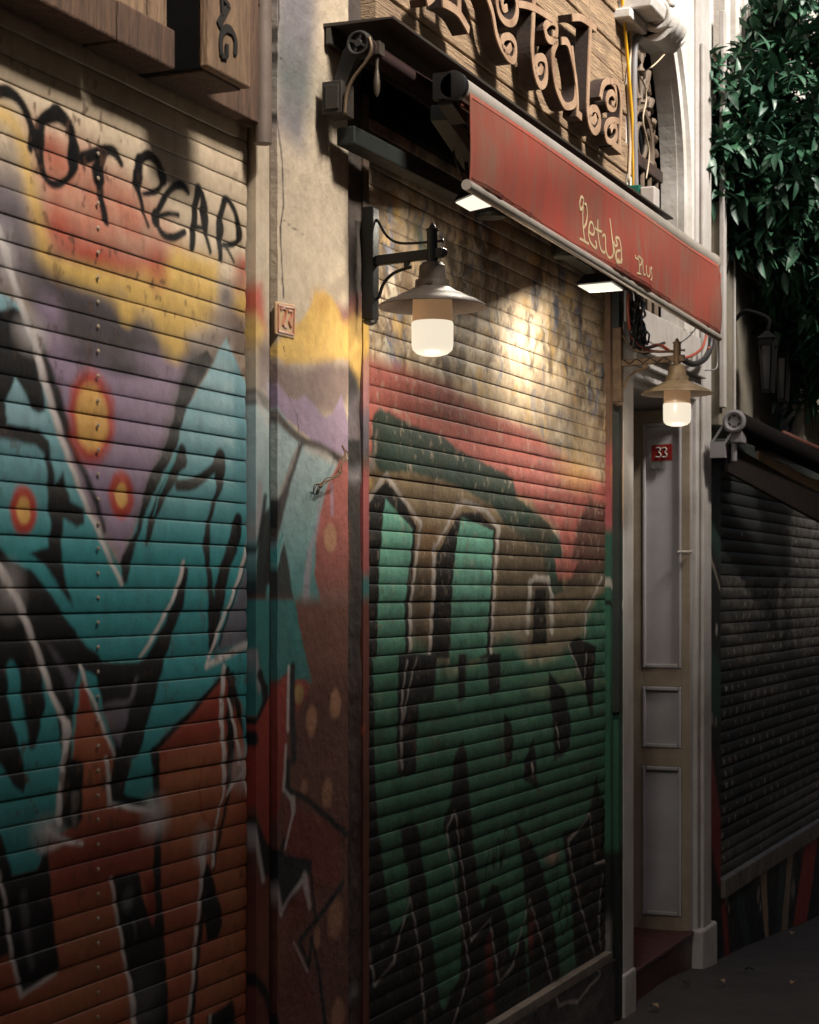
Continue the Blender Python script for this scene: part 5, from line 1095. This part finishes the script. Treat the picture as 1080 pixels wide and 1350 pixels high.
# its awning
ar_ = thing('awning', 'dark rolled awning with grey bracket over the black shutter', 'awning', (9.4, 0, 2.3))
bc = P(969, 556, -.17)
b = MB()
b.tube([(bc.x-.012+.0*i, bc.y+.040*math.cos(i*math.pi/12), bc.z+.040*math.sin(i*math.pi/12)) for i in range(25)], .012, 8)
b.lathe((bc.x-.014, bc.y, bc.z), [(.020,0),(.022,.004),(.022,.02)], 16, 'x')
for k in range(6): a = k*math.pi/3; b.bar((bc.x-.01, bc.y+.018*math.cos(a), bc.z+.018*math.sin(a)), (bc.x-.01, bc.y+.038*math.cos(a), bc.z+.038*math.sin(a)), .008, .008)
b.bar((bc.x-.01, bc.y+.038, bc.z+.0), (bc.x-.01, bc.y+.095, bc.z-.085), .010, .014, (1,0,0)); b.bar((bc.x-.01, bc.y-.0, bc.z-.03), (bc.x-.01, bc.y+.045, bc.z-.10), .010, .014, (1,0,0))
b.box(bc.x-.02, bc.x+.02, bc.y+.04, bc.y+.105, bc.z-.155, bc.z-.085); b.build('end_bracket', M['greyc'], ar_, auto=35)
b = MB(); b.box(bc.x+.0, bc.x+.09, bc.y-.03, bc.y+.02, bc.z-.09, bc.z-.01); b.tube([(bc.x+.03,bc.y+.01,bc.z-.09),(bc.x+.03,bc.y+.01,bc.z-.17)],.013,10); b.build('gear_box', M['greyc'], ar_, bevel=.01)
b = MB(); E_ = P(1080, 610, -.34); dE = (E_-bc); b.tube([(bc.x+.01, bc.y, bc.z), bc+dE*1.5], .05, 16); b.build('fabric_roll', mat('black_canvas', (16,15,16), (24,19,18), rough=.9, bump=.3, spec=.1), ar_, auto=40)
b = MB(); b.tube([bc+dE*.55+Vector((0,0,.055)), bc+dE*1.5+Vector((0,0,.075))], .014, 10); b.build('red_edge', mat('faded_red_edge', (96,50,36), (74,38,30), rough=.8), ar_, smooth=True)
b = MB(); b.bar(bc+Vector((.06,.05,-.15)), bc+dE*1.5+Vector((0,.05,-.22)), .02, .13); b.build('folded_arm', mat('dark_brown_arm', (40,32,29), (28,23,22), rough=.7, bump=.2, spec=.2), ar_, bevel=.005)
b = MB(); b.bar(bc+dE*.4+Vector((0,.06,-.075)), bc+dE*1.5+Vector((0,.06,-.10)), .012, .05); b.build('pale_rail', mat('tan_rail', (160,130,100), (132,106,80), rough=.6), ar_, bevel=.003)
b = MB(); b.box(12.401, 26, .0, .4, -1.5, 2.449); b.build('plain_wall', M['plain_plaster'], rs)
# lanterns hanging on the wall above it
def lantern(u0, u1, v0, v1, Y, label, cat='lantern'):
    p = P((u0+u1)/2, v1, Y); w = (u1-u0)*.5*(p.x*CA+(Y+D)*SA)/F/CA*.7; h = P((u0+u1)/2, v0, Y).z-p.z
    t = thing('hanging_lantern', label, cat, p, 'dark lanterns on the right hand wall')
    b = MB(); z0 = p.z; z1 = p.z+h*.78
    top = w; bot = w*.62
    B = lambda r, z: [(p.x-r, Y-r, z), (p.x+r, Y-r, z), (p.x+r, Y+r, z), (p.x-r, Y+r, z)]
    for (r, z, th) in ((bot, z0, .02), (top, z1, .03)):
        q = B(r, z); 
        for i in range(4): b.bar(q[i], q[(i+1) % 4], .016, th)
    for i in range(4): b.bar(B(bot, z0)[i], B(top, z1)[i], .014, .014)
    b.build('frame', M['void'], t)
    b = MB(); b.hexa(B(bot*.9, z0+.01)+B(top*.92, z1-.005)); b.build('glass_pane', M['glassd'], t)
    b = MB(); q = B(top*1.3, z1+.02); b.add(q+[(p.x, Y, p.z+h)], [(0,1,2,3),(0,4,1),(1,4,2),(2,4,3),(3,4,0)]); b.build('roof', M['void'], t)
    b = MB(); b.tube(smooth_pts([(p.x, Y, p.z+h), (p.x, Y, p.z+h+.05), (p.x, Y*.5, p.z+h+.09), (p.x, -.05, p.z+h+.05)], 5), .010, 8); b.build('hook', M['void'], t)
lantern(1000, 1024, 434, 516, -.20, 'dark square lantern hanging on the right hand wall, nearer the awning')
lantern(1022, 1042, 452, 528, -.20, 'second dark lantern on the right hand wall, half hidden by leaves')
b = MB(); 
for k in range(7): b.box(X_(1049+k*4.2,-.2), X_(1052+k*4.2,-.2), -.24, -.20, Z_(1060,580,-.2), Z_(1060,545,-.2))
b.box(X_(1047,-.2), X_(1082,-.2), -.25, -.19, Z_(1060,583,-.2)-.02, Z_(1060,583,-.2)+.01); b.box(X_(1047,-.2), X_(1082,-.2), -.25, -.19, Z_(1060,545,-.2)-.0, Z_(1060,545,-.2)+.02)
tag(b.build('balcony_rail', M['pwall'], None, bevel=.002), 'pale slatted rail above the dark awning at the right edge', 'railing')

# ================================================================ tree
rt = random.Random(21)
tr = thing('street_tree', 'dark green glossy leaved tree overhanging the street at the right', 'tree', (9.55, -.62, ground_z(9.55)))
def T(u, v, d): # point at depth d along the view axis
    r = (u-540)/F*d; w = (HZ-v)/F*d; return Vector((CA*d+SA*r, SA*d-CA*r-D, EYE+w))
tb = Vector((9.55, -.62, ground_z(9.55)-.05))
b = MB(); b.tube(smooth_pts([tb, tb+Vector((.03,.02,1.2)), tb+Vector((-.04,.05,2.3)), tb+Vector((.02,.1,3.2)), tb+Vector((.06,.1,4.3)), tb+Vector((.1,.15,5.4))], 5), [.13-.1*i/25 for i in range(26)], 12); b.build('trunk', M['bark'], tr, smooth=True)
LV_ = []; LF_ = []; bt = MB()
def leaf(p, d, nrm, L, W):
    d = d.normalized(); s = d.cross(nrm)
    if s.length < 1e-3: return
    s.normalize(); n = s.cross(d); base = len(LV_); K = 5
    for i in range(K+1):
        t = i/K; w = W*.5*math.sin(math.pi*min(1, t**.8*.96+.02))*(1 if i < K else .0); c = p+d*L*t - n*(L*.32*t*t)
        LV_.extend([tuple(c-s*w+n*w*.35), tuple(c), tuple(c+s*w+n*w*.35)])
    for i in range(K):
        a = base+i*3; LF_.append((a, a+1, a+4, a+3)); LF_.append((a+1, a+2, a+5, a+4))
def sprig(p, d, L, nl):
    d = d.normalized(); pts = [p+d*L*t/4+Vector((0,0,-.10*L*(t/4)**2)) for t in range(5)]
    bt.tube(pts, [.0035,.003,.0026,.0022,.0016], 5, cap=False)
    for i in range(nl):
        t = .25+.75*i/(nl-1); q = p+d*L*t+Vector((0,0,-.10*L*t*t)); a = i*2.4+rt.random(); side = d.cross(Vector((0,0,1)))
        if side.length < .05: side = Vector((1,0,0))
        side.normalize(); up = side.cross(d)
        ld = d*.55+(side*math.cos(a)+up*math.sin(a))*.9+Vector((0,0,-.12)); ll = rt.uniform(.065, .13)
        nn = (Vector((0,0,1))+.5*Vector((rt.uniform(-1,1), rt.uniform(-1,1), 0))).normalized(); leaf(q, ld, nn, ll, ll*rt.uniform(.30,.38))
# crown clumps: (u, v, depth, radius, number of sprigs)
clumps = [(1060,40,8.6,.20,60),(1075,110,8.4,.22,70),(1040,70,8.9,.14,30),(1020,20,9.0,.10,14),(1068,190,8.5,.24,90),(1010,150,8.4,.15,42),(960,120,8.3,.13,34),(935,125,8.2,.09,16),(985,185,8.4,.18,60),(940,205,8.3,.12,34),(1030,240,8.5,.22,90),
 (970,250,8.4,.17,60),(930,230,8.3,.07,10),(1060,300,8.6,.24,100),(1000,300,8.6,.20,70),(955,290,8.5,.12,36),(1075,380,8.8,.22,90),(1030,360,8.8,.18,60),(985,345,8.8,.13,30),(1060,450,9.0,.16,50),(1085,470,9.0,.2,60),(1085,10,8.6,.2,50),(1110,100,8.6,.3,60),(1120,250,8.7,.3,70),(1120,400,8.9,.3,60),
 (990,95,8.4,.08,10),(1045,130,8.5,.12,30),(1000,215,8.3,.14,40),(1050,520,9.3,.10,20)]
clumps += [(1150,180,9.1,.4,70),(1180,330,9.2,.4,60),(1150,60,9.1,.4,60),(1130,470,9.2,.25,36),(1180,-60,9.2,.45,60),(1090,-70,8.9,.35,50),(1240,120,9.3,.4,50),(925,190,8.2,.05,8),(918,215,8.2,.04,6),(938,300,8.4,.08,18),(930,330,8.4,.06,10),(948,335,8.5,.1,24),(915,190,8.2,.03,4),(917,120,8.2,.05,9),(925,100,8.2,.05,8),(912,205,8.2,.05,8),(922,250,8.3,.07,16),(935,215,8.2,.09,20),(920,160,8.2,.05,8)]
for (u, v, d_, R, n) in clumps:
    n = int(n*(.62 if v < 215 else .9))
    c = T(u, v, d_)
    for k in range(n):
        o = Vector((rt.gauss(0,1), rt.gauss(0,1), rt.gauss(0,1))).normalized()*R*rt.random()**.45; o.y *= 1.2
        dd = o.normalized()+Vector((-.5, .1, .12)); sprig(c+o*.75, dd, rt.uniform(.09, .17), rt.randint(6, 9))
    # limb from the trunk to the clump
    tz = min(max(c.z-.5, tb.z+1.6), tb.z+4.6); s0 = tb+Vector((.02,.08,tz-tb.z)); s0.z = min(s0.z, c.z-.25) if c.z-.25 > tb.z+1.5 else tb.z+1.5
    bt.tube(smooth_pts([s0, s0.lerp(c, .35)+Vector((rt.uniform(-.08,.08),rt.uniform(-.08,.08),.10)), s0.lerp(c, .7)+Vector((rt.uniform(-.06,.06),rt.uniform(-.05,.05),.02)), c], 5), [.024-.0014*i for i in range(16)], 6, cap=False)
# single leading twigs against the pale wall
for (u, v, d_, du, dv) in ((922,175,8.2,-1,.2),(920,200,8.2,-1,.3),(918,228,8.2,-1,.4),(926,148,8.2,-1,.2),(945,92,8.2,-1,.3),(950,105,8.2,-1,.1),(940,118,8.2,-1,.2),(935,140,8.2,-1,.0),(932,160,8.2,-1,-.2),(925,192,8.2,-1,.2),(1005,20,8.8,-1,.5),(1000,50,8.8,-1,.2),(995,75,8.8,-1,0),(1012,35,8.8,-1,.1),(1000,110,8.7,-1,.2)):
    p = T(u+14, v, d_); e = T(u-12, v+dv*10, d_); sprig(p, e-p, .13, 7)
b2 = MB(); bt.build('branches', M['bark'], tr, smooth=True)
lv = link_mesh('crown', LV_, LF_, M['leaf'], tr, True)

# ================================================================ litter on the ground
rl = random.Random(3); b = None
for i, (u, v, lab) in enumerate([(905,1302,'dark curled leaf on the paving near the doorstep'),(863,1333,'pale scrap on the paving in front of the white jamb'),(988,1283,'dark flat scrap on the paving before the painted base'),(1045,1234,'pale scrap lying by the foot of the painted base'),(952,1300,'small pale leaf on the paving left of the dark scrap'),(1046,1302,'pale leaf lying out on the street paving at the right')]):
    d = ray(u, v); t = (0-EYE)/d[2]
    for _ in range(4): t = (ground_z(d[0]*t)-EYE)/d[2]
    x, y = d[0]*t, d[1]*t-D; z = ground_z(x)+.012; b = MB(); a = rl.uniform(0, 3); L = rl.uniform(.035,.05); K = 6; vs = []; fs = []
    for k in range(K+1):
        q = k/K; w = L*.35*math.sin(math.pi*(q*.94+.03)); cx = (q-.5)*L; zz = .010*math.sin(q*3)
        for sg_ in (-1, 0, 1): vs.append((x+cx*math.cos(a)-sg_*w*math.sin(a), y+cx*math.sin(a)+sg_*w*math.cos(a), z+zz+(.006 if sg_ else 0)))
    for k in range(K): q = k*3; fs += [(q, q+1, q+4, q+3), (q+1, q+2, q+5, q+4)]
    b.add(vs, fs); o = b.build('fallen_leaf', M['litter'] if 'pale' in lab else M['rust'], None, smooth=True); mo = o.modifiers.new('s', 'SOLIDIFY'); mo.thickness = .0012; tag(o, lab, 'leaf', 'litter on the paving')

# ================================================================ unseen house added across the street, height set to shade the lower part
ob = thing('unseen_shade_house', 'unseen plastered house added across the narrow street to shade the lower fronts', 'building', (5, -4.4, 0))
b = MB(); b.box(-8, 30, -4.9, -4.4, -1.5, OPPH); b.build('wall', M['plain_plaster'], ob)
for k in range(8):
    b = MB(); b.box(-6+k*3.2, -5+k*3.2, -4.42, -4.399, 3, 4.5); b.build('window', M['glassd'], ob)

# ================================================================ camera, light, world
cam = bpy.data.cameras.new('camera'); co = bpy.data.objects.new('camera', cam); C.objects.link(co)
co.location = (0, -D, EYE); co.rotation_euler = (math.pi/2, 0, A-math.pi/2)
cam.sensor_fit = 'HORIZONTAL'; cam.sensor_width = 36; cam.lens = 36*F/1080; cam.shift_y = (HZ-675)/1080; cam.clip_end = 200; cam.clip_start = .05
cam.dof.use_dof = True; cam.dof.focus_distance = 5.2; cam.dof.aperture_fstop = 11
sc = bpy.context.scene; sc.camera = co
w = bpy.data.worlds.new('World'); sc.world = w; w.use_nodes = True; nt = w.node_tree
sk = nt.nodes.new('ShaderNodeTexSky'); sk.sky_type = 'NISHITA'; sk.sun_disc = False
sk.sun_elevation = math.radians(SUN_EL); sk.sun_rotation = math.radians(SUN_ROT); sk.air_density = 1.0; sk.dust_density = 5; sk.ozone_density = .6
nt.links.new(sk.outputs[0], nt.nodes['Background'].inputs['Color']); nt.nodes['Background'].inputs['Strength'].default_value = SKY
sl_ = bpy.data.lights.new('sun', 'SUN'); sl_.energy = SUN; sl_.angle = math.radians(SUN_ANG); sl_.color = (1,.94,.86)
so = bpy.data.objects.new('sun', sl_); C.objects.link(so)
# direction towards the sun: azimuth SUN_AZ measured from +X towards +Y
el = math.radians(SUN_EL); az = math.radians(SUN_AZ)
sd = Vector((math.cos(el)*math.cos(az), math.cos(el)*math.sin(az), math.sin(el)))
so.rotation_euler = sd.to_track_quat('Z', 'Y').to_euler()
vs_ = sc.view_settings; vs_.view_transform = 'Standard'; vs_.look = 'None'; vs_.exposure = EXPO; vs_.gamma = 1
sc.cycles.max_bounces = 8; sc.cycles.diffuse_bounces = 4
